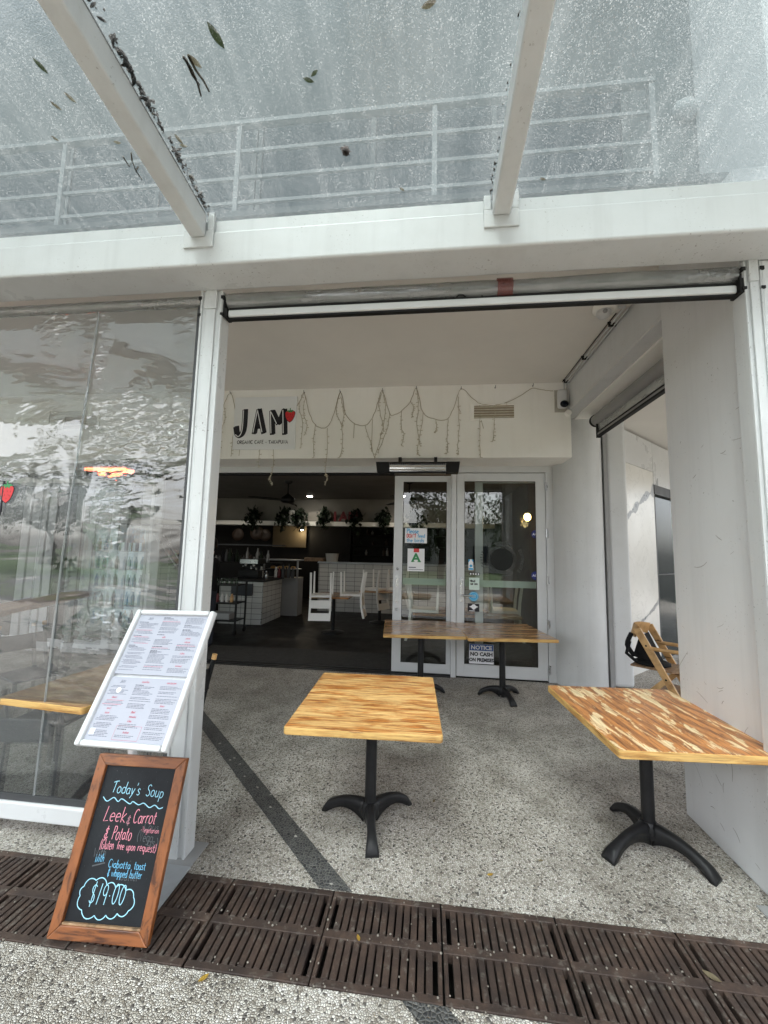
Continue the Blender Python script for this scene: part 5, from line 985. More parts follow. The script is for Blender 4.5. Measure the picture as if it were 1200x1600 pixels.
line_(cyn, "Ciabatta", (415, 870), (580, 885), 44 * px1, 6 * px1); line_(cyn, "toast", (605, 885), (690, 895), 46 * px1, 6 * px1); line_(cyn, "& whipped", (408, 935), (555, 948), 44 * px1, 6 * px1); line_(cyn, "butter", (572, 950), (662, 958), 46 * px1, 5.8 * px1)
line_(gh, "butter", (505, 965), (640, 975), 40 * px1, 7 * px1)
ribbon(gh, pc, [cz(300, 862), cz(395, 838)], 8 * px1, hz)
cusp = [(330, 968), (240, 1012), (212, 1080), (222, 1186), (316, 1226), (400, 1224), (484, 1212), (566, 1192), (604, 1092), (548, 1042), (472, 1022), (408, 1002), (330, 968)]
ctr = cz(400, 1100); cp2 = [cz(*p) for p in cusp]
for (a_, b_) in zip(cp2[:-1], cp2[1:]):
    mx_, my_ = (a_[0] + b_[0]) / 2, (a_[1] + b_[1]) / 2; ox_, oy_ = mx_ - ctr[0], my_ - ctr[1]; ol = math.hypot(ox_, oy_); L_ = math.hypot(b_[0] - a_[0], b_[1] - a_[1]) * .30
    nx_, ny_ = (b_[1] - a_[1]), -(b_[0] - a_[0]); nl = math.hypot(nx_, ny_); nx_ /= nl; ny_ /= nl
    if nx_ * ox_ + ny_ * oy_ < 0: nx_, ny_ = -nx_, -ny_
    arc_ = []
    for k in range(11): t_ = k / 10; w_ = math.sin(math.pi * t_) ** .75 * L_; arc_.append((a_[0] + (b_[0] - a_[0]) * t_ + nx_ * w_, a_[1] + (b_[1] - a_[1]) * t_ + ny_ * w_))
    ribbon(lc, pc, arc_, 5.6 * px1, hz)
line_(lc, "$19.00", (265, 1140), (535, 1148), 108 * px1, 9 * px1, slant=.08, track=.12)
lc.build('blue_chalk', 'chalkblue', cb); pk.build('pink_chalk', 'chalkpink', cb); cyn.build('cyan_chalk', 'chalkcyan', cb); gh.build('smudged_chalk', 'chalkghost', cb)
# back strut of the leaning board
m = MB(); m.bar(pc(CWd * .3, CHt * .82, -.013), (o_.x + .13, o_.y + .34, .02), .03, .012, up=(1, 0, 0)); m.build('back_strut', 'wood_frame', cb)
# ================================================================== HIGH CHAIR
hc = thing('high_chair', 'wooden high chair with black harness beside the marble wall', 'high chair', (2.40, 4.52, 0), R(-42)); hc.scale = (1.06, 1.06, 1.06)
for s in (-.2, .2):
    m = MB(); m.hexa([(.30, s - .013, 0), (.36, s - .013, 0), (.36, s + .013, 0), (.30, s + .013, 0)], [(-.16, s - .013, .86), (-.095, s - .013, .88), (-.095, s + .013, .88), (-.16, s + .013, .86)]); sp = m.build('side_post', 'wood_light', hc, local=True, bevel=.006)
    m = MB(); f = .445
    for zz_ in (.18, .44, .72): x_ = .33 - .46 * zz_ / .87; m.tube([(x_, s - .0145, zz_), (x_, s + .0145, zz_)], .009, 8)
    m.build('bolt', 'black', sp, local=True)
    m = MB(); m.hexa([(-.34, s - .012, 0), (-.27, s - .012, 0), (-.27, s + .012, 0), (-.34, s + .012, 0)], [(.06, s - .012, .43), (.125, s - .012, .43), (.125, s + .012, .43), (.06, s + .012, .43)]); m.build('rear_leg', 'wood_light', hc, local=True, bevel=.004)
m = MB()
for k in range(9):
    z = .12 + .075 * k; x_ = .33 - .46 * z / .87; m.box(x_ - .028, x_ + .028, .176, .186, z - .004, z + .004)
m.build('grooves', paint('groove', (.22, .11, .04), .6, dirt=.1), hc, local=True)
def hslab(name, z, x0, x1, mat, w_=.187):
    m = MB(); pts = [(x0, -w_, z), (x1 - .06, -w_, z), (x1, -w_ + .07, z), (x1, w_ - .07, z), (x1 - .06, w_, z), (x0, w_, z)]; m.prism(pts, (0, 0, .018)); return m.build(name, mat, hc, local=True, bevel=.004)
hslab('seat', .50, -.20, .20, 'wood_dull'); hslab('footrest', .30, .02, .40, 'wood_dull')
m = MB(); pr = [(-.17, .80, .10), (-.185, .78, .07)]
poly = smooth([(-.14, -.187, .78), (-.20, -.1, .79), (-.22, 0, .79), (-.20, .1, .79), (-.14, .187, .78)], 4); n = len(poly); m.add([(x, y, z) for x, y, z in poly] + [(x + .03, y, z + .11) for x, y, z in poly], [(i, i + 1, n + i + 1, n + i) for i in range(n - 1)]); m.add([(x - .012, y, z) for x, y, z in poly] + [(x + .018, y, z + .11) for x, y, z in poly], [(i, n + i, n + i + 1, i + 1) for i in range(n - 1)]); m.build('backrest', 'wood_light', hc, local=True)
m = MB(); m.tube(smooth([(-.06, -.19, .70), (.12, -.20, .70), (.24, -.14, .70), (.27, 0, .70), (.24, .14, .70), (.12, .20, .70), (-.06, .19, .70)], 4), .018, 8); m.build('guard_bar', 'wood_light', hc, local=True)
m = MB(); m.add([(-.12, -.15, .80), (.0, -.12, .55), (.0, .12, .55), (-.12, .15, .80), (-.2, -.1, .58), (-.2, .1, .58)], [(0, 1, 2, 3), (0, 4, 1), (3, 2, 5), (0, 3, 5, 4)]); m.tube([(-.19, -.21, .74), (-.22, -.215, .62), (-.14, -.21, .56)], .016, 6); m.tube(smooth([(-.17, -.215, .82), (-.215, -.20, .70), (-.17, -.16, .60)], 4), .022, 6); m.build('harness', 'strap', hc, local=True)
m = MB(); m.ball((-.06, 0, .53), (.16, .17, .035), 12); m.build('cushion', 'strap', hc, local=True)
m = MB(); m.box(.27, .31, -.187, .187, .10, .13); m.build('front_brace', 'wood_light', hc, local=True); m = MB(); m.box(-.25, -.22, -.188, .188, .06, .12); m.build('rear_brace', 'wood_light', hc, local=True)
# ================================================================== INSIDE THE CAFE
def tagm(name, mb, mat, lab, cat, group=None, bevel=0): return tag(mb.build(name, mat, bevel=bevel), lab, cat, group)
ct = thing('service_counter', 'white tiled service counter with dark top near the trolley', 'counter', (-4.1, 8.46, 0))
m = MB(); m.box(-4.62, -3.62, 8.46, 9.6, .004, .93); m.build('tiled_front', 'tile', ct); m = MB(); m.box(-4.66, -3.58, 8.42, 9.64, .931, .965); m.build('worktop', 'black', ct)
m = MB(); m.box(-3.622, -3.612, 8.452, 8.4595, .004, .93); m.build('corner_trim', 'steel', ct)
m = MB(); q = at_y(376, 921, 8.44); m.box(q.x - .20, q.x + .28, 8.40, 8.458, q.z - .13, q.z + .13); tagm('counter_screen', m, paint('dark_panel', (.03, .035, .05), .3, dirt=.2), 'dark panel fixed to the tiled counter front', 'panel', bevel=.01)
bc_ = thing('back_counter', 'high white tiled bar counter at the back of the cafe', 'counter', (-2, 10.8, 0))
m = MB(); m.box(-3.02, 1.6, 10.80, 11.3, .004, 1.31); m.build('tiled_front', 'tile', bc_); m = MB(); m.box(-3.05, 1.6, 10.76, 11.34, 1.311, 1.35); m.build('worktop', 'galv', bc_)
tc = thing('tiled_partition', 'white tiled partition seen through the curtain at the left', 'partition', (-6.2, 8.3, 0))
m = MB(); m.box(-7.4, -5.0, 8.30, 8.45, .004, 1.22); m.build('tiled_front', 'tile', tc); m = MB(); m.box(-7.45, -4.98, 8.27, 8.48, 1.221, 1.25); m.build('worktop', 'hem', tc)
sh = MB(); sh.box(-9.5, 1.7, 10.42, 10.718, 2.325, 2.44); tagm('wall_shelf', sh, 'cream', 'long white shelf carrying plants across the back of the cafe', 'shelf')
def plant(px, py, w_, lab, seed):
    q = at_y(px, py, 10.52); t = thing('shelf_plant', lab, 'plant', (q.x, 10.52, 2.44), group='trailing pot plants on the long shelf'); rng = random.Random(seed)
    m = MB(); m.lathe((q.x, 10.53, 2.441), [(.07, 0), (.09, .13), (.095, .14)], 12); m.build('pot', 'hem', t)
    m = MB()
    for k in range(170):
        a_ = rng.uniform(0, 6.28); r_ = abs(rng.gauss(0, w_ * .45)); dz = rng.gauss(.19, .09) - r_ * .45 
        if rng.random() < .22: dz -= rng.uniform(.15, .34)
        yy = 10.53 + math.sin(a_) * min(r_, .12); yy = min(yy, 10.40) if dz < .04 else yy
        c = Vector((q.x + math.cos(a_) * r_, yy, 2.46 + dz)); s = rng.uniform(.04, .085); rt = Matrix.Rotation(rng.uniform(0, 6.28), 3, 'Z') @ Matrix.Rotation(rng.uniform(-1.2, 1.2), 3, 'X')
        m.add([c + rt @ Vector(v) for v in ((0, 0, s), (-s * .7, .01, .1 * s), (0, -.012, -s), (s * .7, .01, .1 * s))], [(0, 1, 2, 3)])
    for k in range(7): a_ = rng.uniform(0, 6.28); m.tube([(q.x, 10.53, 2.55), (q.x + math.cos(a_) * w_ * .5, 10.5 + .08 * math.sin(a_), 2.66), (q.x + math.cos(a_) * w_ * .8, 10.45, 2.60)], .006, 4)
    m.build('foliage', 'ivy', t)
for i, (px, w_, lab) in enumerate(((396, .30, 'bushy dark trailing plant on the shelf, nearest the post'), (444, .24, 'trailing plant on the shelf left of the white candle vase'), (468, .26, 'trailing plant on the shelf right of the white candle vase'), (506, .22, 'dark plant on the shelf just left of the red letters'), (556, .24, 'dark plant on the shelf just right of the red letters'), (600, .28, 'spreading plant on the shelf beside the left door stile'), (650, .3, 'plant on the shelf seen through the left glass door'))): plant(px, 812, w_, lab, i)
for px, lab in ((456, 'tall white cylinder vase among the shelf plants'), (331, 'white cylinder vase at the left end of the shelf')):
    q = at_y(px, 805, 10.56); m = MB(); m.lathe((q.x, 10.56, 2.441), [(.075, 0), (.08, .02), (.08, .30), (.07, .31)], 14); tagm('cylinder_vase', m, 'pot', lab, 'vase')
q = at_y(536, 813, 10.46); jl = thing('shelf_letters', 'dark red JAM letters standing on the shelf between two plants', 'letters', (q.x, 10.46, 2.44))
pl = Plane((q.x - .03, 10.47, 2.445), (1, 0, 0), (0, 0, 1))
for ch_, dx in (('J', -.20), ('A', .03), ('M', .30)):
    m = MB(); text_mesh(m, pl, ch_, dx, .13, .36, 0, bold=.012); n = len(m.f); m2 = MB()
    for f in m.f: m2.prism([m.v[i] for i in f], (0, .04, 0))
    m2.build('letter', 'darkred', jl)
# ceiling fans
def fan(px, py, lab, rot):
    q = at_z(px, py, 3.09); t = thing('ceiling_fan', lab, 'ceiling fan', (q.x, q.y, 3.1), group='black ceiling fans in the cafe')
    m = MB(); m.lathe((q.x, q.y, 3.098), [(.085, 0), (.08, -.04), (.03, -.07)], 16); m.tube([(q.x, q.y, 3.04), (q.x, q.y, 2.79)], .016, 8); m.build('rod', 'black', t)
    m = MB(); m.lathe((q.x, q.y, 2.68), [(.03, .14), (.07, .11), (.14, .05), (.15, -.02), (.10, -.05), (.02, -.055)], 18); m.build('motor', 'black', t)
    for k in range(3):
        a_ = rot + k * 2 * math.pi / 3; m = MB(); m.xf = Matrix.Translation((q.x, q.y, 2.68)) @ Matrix.Rotation(a_, 4, 'Z') @ Matrix.Rotation(R(9), 4, 'X')
        m.prism([(.10, -.045, 0), (.35, -.075, 0), (.80, -.05, 0), (.82, .02, 0), (.40, .065, 0), (.10, .045, 0)], (0, 0, .008)); m.build('blade', 'black', t)
fan(451, 752, 'black three blade ceiling fan in the open doorway', R(-18)); fan(640, 752, 'black ceiling fan seen through the left glass door', R(10))
def downlight(px, py, lab, e=4):
    q = at_z(px, py, 3.098); t = thing('downlight', lab, 'downlight', (q.x, q.y, 3.095), group='lit ceiling downlights')
    m = MB(); m.lathe((q.x, q.y, 3.0995), [(.10, 0), (.10, -.012), (.075, -.012)], 18); m.build('trim', 'white_clean', t)
    m = MB(); m.lathe((q.x, q.y, 3.087), [(.072, 0), (.06, -.006)], 18); m.build('lens', 'downlight', t)
    l_ = bpy.data.lights.new('downlight_glow', 'SPOT'); l_.energy = e; l_.color = (1, .9, .75); l_.spot_size = R(130); l_.shadow_soft_size = .06; lo = bpy.data.objects.new('downlight_glow', l_); lo.location = (q.x, q.y, 3.06); sc.collection.objects.link(lo)
downlight(484, 775, 'lit downlight right of the black ceiling fan', 4); downlight(331, 766, 'lit downlight close to the white post', 4); downlight(249, 785, 'lit downlight seen through the curtain beside the door stile', 4)
downlight(631, 775, 'lit downlight seen through the left glass door', 3)
pb_ = at_y(824, 808, 7.0); pl_ = thing('pendant_lamp', 'glowing warm bulb pendant behind the right glass door', 'pendant lamp', (pb_.x, 7.0, 3.1))
m = MB(); m.tube([(pb_.x, 7, 3.1), (pb_.x, 7, pb_.z + .09)], .005, 6); m.tube([(pb_.x, 7, pb_.z + .12), (pb_.x, 7, pb_.z + .06)], .02, 8); m.build('cord', 'black', pl_)
m = MB(); m.ball((pb_.x, 7, pb_.z), (.06, .06, .068), 12); m.build('bulb', 'warmbulb', pl_)
l_ = bpy.data.lights.new('pendant_glow', 'POINT'); l_.energy = 5; l_.color = (1, .65, .3); l_.shadow_soft_size = .07; lo = bpy.data.objects.new('pendant_glow', l_); lo.location = (pb_.x, 6.9, pb_.z - .1); sc.collection.objects.link(lo)
# kitchen pass: warm lit panel with lamp at back
kq = at_y(455, 838, 13.0); m = MB(); m.box(kq.x - .75, kq.x + .45, 13.25, 13.35, 1.75, 2.9); m.build('kitchen_wall', paint('kitchen_wall_paint', (.11, .085, .05), .7, dirt=.3), bd)
kl = thing('kitchen_lamp', 'small lit lamp over the kitchen pass behind the shelf', 'lamp', (kq.x + .1, 12.6, 2.5)); q = at_y(472, 826, 12.4); m = MB(); m.lathe((q.x, 12.4, q.z), [(.02, .1), (.08, .02), (.085, 0)], 14); m.build('lamp_shade', 'black', kl); m = MB(); m.ball((q.x, 12.4, q.z - .01), .055, 10); m.build('bulb', 'downlight', kl)
m = MB(); m.tube([(q.x, 12.4, q.z + .1), (q.x, 12.4, 3.1)], .006, 6); m.build('cord', 'black', kl)
l_ = bpy.data.lights.new('kitchen_glow', 'POINT'); l_.energy = 2.2; l_.color = (1, .8, .5); l_.shadow_soft_size = .06; lo = bpy.data.objects.new('kitchen_glow', l_); lo.location = (q.x - .25, 13.0, q.z - .12); sc.collection.objects.link(lo)
# clutter on the counters
rng = random.Random(9)
def jar(px, py, Y, z, h, r_, mat, lab, cat, group):
    q = at_y(px, py, Y); t = thing(cat.replace(' ', '_'), lab, cat, (q.x, Y, z), group=group); m = MB(); m.lathe((q.x, Y, z), [(r_ * .9, 0), (r_, .02), (r_, h * .6), (r_ * .45, h * .8), (r_ * .4, h)], 10); m.build('body', mat, t); m = MB(); m.lathe((q.x, Y, z + h), [(r_ * .45, 0), (r_ * .45, .02)], 10); m.build('cap', 'black', t)
for k, px in enumerate((432, 437, 443, 448, 452, 458)): jar(px, 880, 9.5, .966, rng.uniform(.20, .34), .045, rng.choice(('hem', 'darkred', 'pot', 'brownwall')), 'small dark bottle on the service counter near the kitchen light', 'bottle', 'bottles on the service counter')
for k, px in enumerate((393, 401, 409, 417)): jar(px, 880, 9.2, .966, rng.uniform(.15, .28), .05, rng.choice(('steel', 'pot', 'hem')), 'jar on the back of the service counter near the trolley', 'jar', 'jars on the service counter')
for k in range(16):
    px = 338 + k * 5.4; jar(px, 868, 10.3, 1.301, rng.uniform(.14, .40), rng.uniform(.04, .07), rng.choice(('hem', 'cloth', 'brownwall', 'ivy', 'greypaint')), 'dim jar on the dark rear shelf behind the service counter', 'jar', 'jars on the rear shelf')
rs = thing('rear_shelf', 'dark shelf unit standing behind the service counter', 'shelving', (-5.5, 10.3, 0)); m = MB(); m.box(-6.6, -3.9, 10.15, 10.5, 1.25, 1.30); m.box(-6.6, -3.9, 10.15, 10.5, .005, 1.2495); m.build('cabinet', 'dark', rs)
m = MB(); m.box(-6.6, -3.9, 10.2, 10.5, 1.75, 1.78); m.build('shelf', 'hem', rs)
for k, x in enumerate((-5.3, -4.75, -4.5)):
    m = MB(); m.xf = Matrix.Translation((x, 10.52, 2.05 + .06 * (k % 2))) @ Matrix.Rotation(R(90), 4, 'X'); m.lathe((0, 0, 0), [(.02, .0), (.16 + .03 * (k % 2), .03), (.17 + .03 * (k % 2), .0)], 18); tag(m.build('woven_plate', 'brownwall'), 'round woven plate hanging under the long shelf', 'plate', 'woven plates under the shelf')
cm = thing('coffee_machine', 'dark espresso machine on the service counter', 'coffee machine', (-4.0, 9.2, .966)); m = MB(); m.box(-4.45, -3.95, 8.95, 9.35, 1.0, 1.16); m.box(-4.45, -3.95, 8.95, 9.35, 1.30, 1.42); m.box(-4.40, -4.0, 9.2, 9.34, 1.16, 1.30); m.box(-4.45, -3.95, 8.92, 9.36, .967, .999); m.build('body', 'black', cm, bevel=.01); m = MB(); m.box(-4.42, -3.98, 8.94, 8.949, 1.31, 1.41); m.build('front_panel', 'steel', cm)
for x in (-4.3, -4.1): m = MB(); m.tube([(x, 9.0, 1.29), (x, 9.0, 1.25)], .03, 10); m.tube([(x, 9.0, 1.26), (x, 8.86, 1.25)], .012, 6); m.build('group_handle', 'steel', cm)
dc = thing('cake_cabinet', 'glass cake display cabinet on the counter', 'display cabinet', (-3.4, 9.9, .0)); q = at_y(432, 895, 9.9)
m = MB(); m.box(q.x - .3, q.x + .62, 9.75, 10.2, .90, .95); m.box(q.x - .3, q.x + .62, 9.75, 10.2, 1.38, 1.41); m.box(q.x + .58, q.x + .62, 9.75, 9.79, .95, 1.38); m.box(q.x - .3, q.x - .26, 9.75, 9.79, .95, 1.38); m.box(q.x - .3, q.x + .62, 9.8, 10.2, .004, .899); m.build('frame', 'greypaint', dc); m = MB(); m.box(q.x - .26, q.x + .58, 9.78, 10.18, 1.16, 1.17); m.build('shelf', 'steel', dc)
for k in range(4): m = MB(); m.lathe((q.x - .12 + .18 * k, 9.95, 1.171), [(.06, 0), (.07, .03), (.05, .06), (.01, .065)], 12); tag(m.build('cake', 'wood_light'), 'round cake in the glass display cabinet', 'cake', 'cakes in the display cabinet')
q = at_y(518, 872, 11.0); bx_ = MB(); bx_.lathe((q.x + .03, 10.95, 1.351), [(.16, 0), (.19, .22), (.195, .23)], 16); tagm('white_tub', bx_, 'pot', 'white round tub on the high tiled bar counter', 'tub')
m = MB(); m.box(q.x - .75, q.x - .2, 10.85, 11.15, 1.351, 1.45); tagm('cardboard_tray', m, 'wood_dull', 'brown tray beside the white tub on the bar', 'tray', bevel=.01)
# wall of dark shelves at the back
ds = thing('back_shelves', 'tall dark shelving against the back wall of the cafe', 'shelving', (-1, 13.2, 0)); m = MB()
for z in (1.5, 1.85, 2.2): m.box(-2.6, 1.6, 12.95, 13.35, z, z + .03)
for x in (-2.6, -1.2, .2, 1.58): m.box(x, x + .03, 12.95, 13.35, .004, 2.5)
m.build('frame', 'dark', ds)
for k in range(22):
    x = rng.uniform(-2.5, 1.4); z = rng.choice((1.531, 1.881, 2.231)); m = MB(); h = rng.uniform(.12, .26); m.lathe((x, 13.1, z), [(.04, 0), (.045, h * .6), (.018, h * .8), (.018, h)], 8); tag(m.build('bottle', rng.choice(('hem', 'brownwall', 'greypaint', 'ivy'))), 'dim bottle standing on the dark back shelves', 'bottle', 'bottles on the back shelves')
# trolley
tr = thing('service_trolley', 'black metal service trolley in front of the tiled counter', 'trolley', (-3.9, 7.4, 0)); tx0, tx1, ty0, ty1 = -4.35, -3.66, 7.35, 7.75
m = MB()
for x in (tx0, tx1):
    for y in (ty0, ty1): m.bar((x, y, .10), (x, y, 1.0), .03, .03)
m.build('frame', 'black', tr)
for z in (.25, .58, .93): m = MB(); m.box(tx0 + .015, tx1 - .015, ty0 + .015, ty1 - .015, z, z + .025); m.build('tray', 'black', tr)
for x in (tx0, tx1):
    for y in (ty0, ty1): m = MB(); m.tube([(x - .012, y, .055), (x + .012, y, .055)], .05, 12); m.build('castor', 'rubber', tr)
for k in range(6): x = tx0 + .1 + .1 * k; m = MB(); m.lathe((x, 7.5, .956), [(.028, 0), (.036, .12)], 10); tag(m.build('tumbler', 'bottle_glass'), 'clear glass tumbler on top of the black trolley', 'tumbler', 'tumblers on the trolley')
for k in range(5): x = tx0 + .12 + .1 * k; m = MB(); m.lathe((x, 7.5, .606), [(.03, 0), (.035, .1), (.02, .13), (.018, .16)], 10); tag(m.build('sauce_bottle', rng.choice(('wood_light', 'pot', 'darkred'))), 'small sauce bottle on the trolley middle tray', 'sauce bottle', 'sauce bottles on the trolley')
m = MB(); m.box(tx0 + .1, tx1 - .15, ty0 + .05, ty1 - .05, .276, .40); tagm('cutlery_crate', m, 'greypaint', 'grey crate of crockery on the trolley bottom tray', 'crate', bevel=.015)
# upturned white chairs on the inner tables
def make_chair():
    t = thing('white_chair', 'white cafe chair', 'chair')        # built standing upside down: seat on z = 0, legs up, back hangs at -Y
    m = MB(); m.box(-.205, .205, -.20, .22, 0.0, .045); m.build('seat', 'whitechair', t, local=True, bevel=.008)
    for sx in (-1, 1):
        m = MB(); m.hexa([(sx * .185 - .018, .18, .045), (sx * .185 + .018, .18, .045), (sx * .185 + .018, .216, .045), (sx * .185 - .018, .216, .045)], [(sx * .19 - .012, .20, .47), (sx * .19 + .012, .20, .47), (sx * .19 + .012, .225, .47), (sx * .19 - .012, .225, .47)]); m.build('leg', 'whitechair', t, local=True)
        m = MB(); P_ = [(-.255, .47), (-.215, .2), (-.20, 0), (-.215, -.2), (-.265, -.42)]
        for (y0, z0), (y1, z1) in zip(P_[:-1], P_[1:]): m.hexa([(sx * .19 - .017, y0 - .02, z0), (sx * .19 + .017, y0 - .02, z0), (sx * .19 + .017, y0 + .02, z0), (sx * .19 - .017, y0 + .02, z0)], [(sx * .19 - .017, y1 - .02, z1), (sx * .19 + .017, y1 - .02, z1), (sx * .19 + .017, y1 + .02, z1), (sx * .19 - .017, y1 + .02, z1)])
        m.build('rear_post', 'whitechair', t, local=True)
    m = MB()
    def bk(z): return -.20 - (.015 * z / -.2 if z > -.2 else .015 + .05 * (-.2 - z) / .22)
    for z0, z1 in ((-.05, -.20), (-.285, -.42)): m.hexa([(-.173, bk(z1) - .010, z1), (.173, bk(z1) - .010, z1), (.173, bk(z1) + .010, z1), (-.173, bk(z1) + .010, z1)], [(-.173, bk(z0) - .010, z0), (.173, bk(z0) - .010, z0), (.173, bk(z0) + .010, z0), (-.173, bk(z0) + .010, z0)])
    m.build('backrest', 'whitechair', t, local=True); return t
ch0 = make_chair()
CH = [(-2.05, 7.62, 8, 'upturned white chair on the inner table, backrest facing the terrace'), (-1.52, 8.0, 92, 'upturned white chair on the inner table, seen side-on at its right end'),
      (-1.22, 9.25, 60, 'upturned white chair on the rear table in front of the bar'), (-.72, 9.45, 95, 'upturned white chair on the rear table, partly behind the door stile'),
      (-.05, 6.22, -92, 'upturned white chair seen through the left glass door'), (1.18, 6.45, 88, 'upturned white chair seen dimly through the right glass door')]
for k, (x, y, a_, lab) in enumerate(CH):
    o = ch0 if k == 0 else copy_tree(ch0); o.location = (x, y, .765); o.rotation_euler = (0, 0, R(a_)); tag(o, lab, 'chair', 'upturned white chairs on the inner tables')
def inner_table(x0, x1, y0, y1, lab):
    t = thing('inner_table', lab, 'table', ((x0 + x1) / 2, (y0 + y1) / 2, 0), group='tables inside the cafe'); m = MB(); m.box(x0, x1, y0, y1, .725, .764); m.build('tabletop', 'wood_brown', t, bevel=.004); m = MB(); cx_, cy_ = (x0 + x1) / 2, (y0 + y1) / 2; m.tube([(cx_, cy_, .04), (cx_, cy_, .724)], .035, 12); m.build('pole', 'black', t); m = MB(); m.lathe((cx_, cy_, .0055), [(.24, 0), (.24, .015), (.05, .045)], 18); m.build('base', 'black', t)
inner_table(-2.3, -1.52, 7.60, 8.5, 'wooden table in the doorway carrying two upturned chairs'); inner_table(-1.55, -.70, 9.0, 9.8, 'wooden table at the back carrying upturned chairs'); inner_table(-.22, 1.36, 5.98, 6.75, 'brown table behind the glass doors carrying upturned chairs')
# drinks fridge behind the left door leaves
fr_ = thing('drinks_fridge', 'glass fronted drinks fridge behind the left door leaf', 'fridge', (-5.95, 6.9, 0)); fx0, fx1 = -6.75, -5.35
m = MB(); m.box(fx0, fx1, 7.35, 7.40, .004, 2.05); m.box(fx0, fx0 + .05, 6.75, 7.35, .004, 2.05); m.box(fx1 - .05, fx1, 6.75, 7.35, .004, 2.05); m.box(fx0 + .05, fx1 - .05, 6.75, 7.35, 1.98, 2.05); m.box(fx0 + .05, fx1 - .05, 6.75, 7.35, .004, .15); m.build('cabinet', 'alu', fr_)
m = MB(); m.box(fx0 + .05, fx1 - .05, 7.33, 7.345, .16, 1.97); m.build('glowing_back', 'fridgeglow', fr_)  # back panel emits by itself, standing in for the fridge's inner lighting
for z in (.5, .85, 1.2, 1.55): m = MB(); m.box(fx0 + .055, fx1 - .055, 6.85, 7.32, z, z + .012); m.build('shelf', 'steel', fr_)
m = MB(); m.box(-5.95, -5.42, 6.735, 6.749, 1.72, 2.0); tagm('fridge_poster', m, paint('fridge_poster', (.10, .32, .55), .4, dirt=.8, dscale=7, dirtcol=(.6, .3, .2)), 'blue and orange printed poster on the drinks fridge', 'poster')
for z in (.162, .513, .863, 1.213, 1.563):
    for k in range(9):
        x = fx0 + .13 + k * .142; m = MB(); m.lathe((x, 7.0, z), [(.032, 0), (.034, .15), (.014, .2), (.014, .24)], 8); tag(m.build('drink_bottle', rng.choice(('blue', 'pot', 'green', 'hem', 'sky_blue', 'wood_light'))), 'bottle of drink on a shelf of the glass fronted fridge', 'bottle', 'bottles in the drinks fridge')
# ================================================================== PERSON
def skinned(name, chain, edges, mats, facemat, parent, sub=2):
    me = bpy.data.meshes.new(name); me.from_pydata([c[0] for c in chain], edges, []); o = bpy.data.objects.new(name, me); sc.collection.objects.link(o)
    md = o.modifiers.new('skin', 'SKIN'); md.use_smooth_shade = True; sv_ = me.skin_vertices[0].data
    for i, c in enumerate(chain): sv_[i].radius = c[1] if isinstance(c[1], tuple) else (c[1], c[1])
    sv_[0].use_root = True; o.modifiers.new('sub', 'SUBSURF').levels = sub
    bpy.context.view_layer.update(); ev = o.evaluated_get(bpy.context.evaluated_depsgraph_get()); me2 = bpy.data.meshes.new_from_object(ev); o.modifiers.clear(); o.data = me2; bpy.data.meshes.remove(me)
    me2.materials.clear()
    for mt in mats: me2.materials.append(M[mt])
    for p in me2.polygons: p.material_index = facemat(p.center); p.use_smooth = True
    o.parent = parent; return o
pr = thing('person', 'person in black shirt by the doorway, reaching left with a long pole', 'person', (-3.56, 6.15, .005), R(0))
# local: facing -X (towards the left); x forward is negative
BODY = [((0, 0, .98), (.15, .12)), ((.0, 0, 1.12), (.145, .115)), ((.0, 0, 1.28), (.165, .12)), ((.0, 0, 1.42), (.13, .11)), ((.0, 0, 1.50), .06), ((-.015, 0, 1.58), (.075, .07)), ((-.03, 0, 1.68), (.098, .082)), ((-.02, 0, 1.77), (.085, .075)),
        ((-.02, -.17, 1.42), .07), ((-.20, -.24, 1.30), .050), ((-.42, -.20, 1.42), .040), ((-.55, -.17, 1.52), .030),
        ((0, .19, 1.42), .07), ((-.02, .25, 1.17), .050), ((-.14, .22, .98), .038), ((-.20, .20, .92), .03),
        ((0, -.10, .92), .10), ((.01, -.11, .50), .068), ((.02, -.11, .09), .045), ((-.10, -.12, .035), .035), ((0, .10, .92), .10), ((.02, .11, .50), .068), ((.04, .11, .09), .045), ((-.08, .12, .035), .035),
        ((-.125, 0, 1.665), .018), ((-.02, -.085, 1.675), .018), ((-.02, .085, 1.675), .018)]
ED = [(0, 1), (1, 2), (2, 3), (3, 4), (4, 5), (5, 6), (6, 7), (3, 8), (8, 9), (9, 10), (10, 11), (3, 12), (12, 13), (13, 14), (14, 15), (0, 16), (16, 17), (17, 18), (18, 19), (0, 20), (20, 21), (21, 22), (22, 23), (6, 24), (6, 25), (6, 26)]
def fm(c):
    if c.z > 1.50: return 0 if not (c.x < -.35) or True else 1
    if c.x < -.33 and c.z > 1.2: return 0
    if c.z < .10: return 1
    return 1 if c.z > .95 or abs(c.y) > .17 else 2
body = skinned('body', BODY, ED, ('skin', 'cloth', 'denim'), fm, pr)
m = MB(); m.ball((.005, 0, 1.745), (.105, .092, .095), 14); m.ball((.045, 0, 1.68), (.07, .085, .09), 12); hr = m.build('hair', 'hair', pr, local=True)
m = MB(); m.ball((-.085, 0, 1.60), (.04, .05, .028), 10); m.build('beard', 'hair', pr, local=True)
for sy in (-.03, .03): m = MB(); m.ball((-.122, sy, 1.70), (.008, .012, .008), 8); m.build('eye', 'ink', pr, local=True)
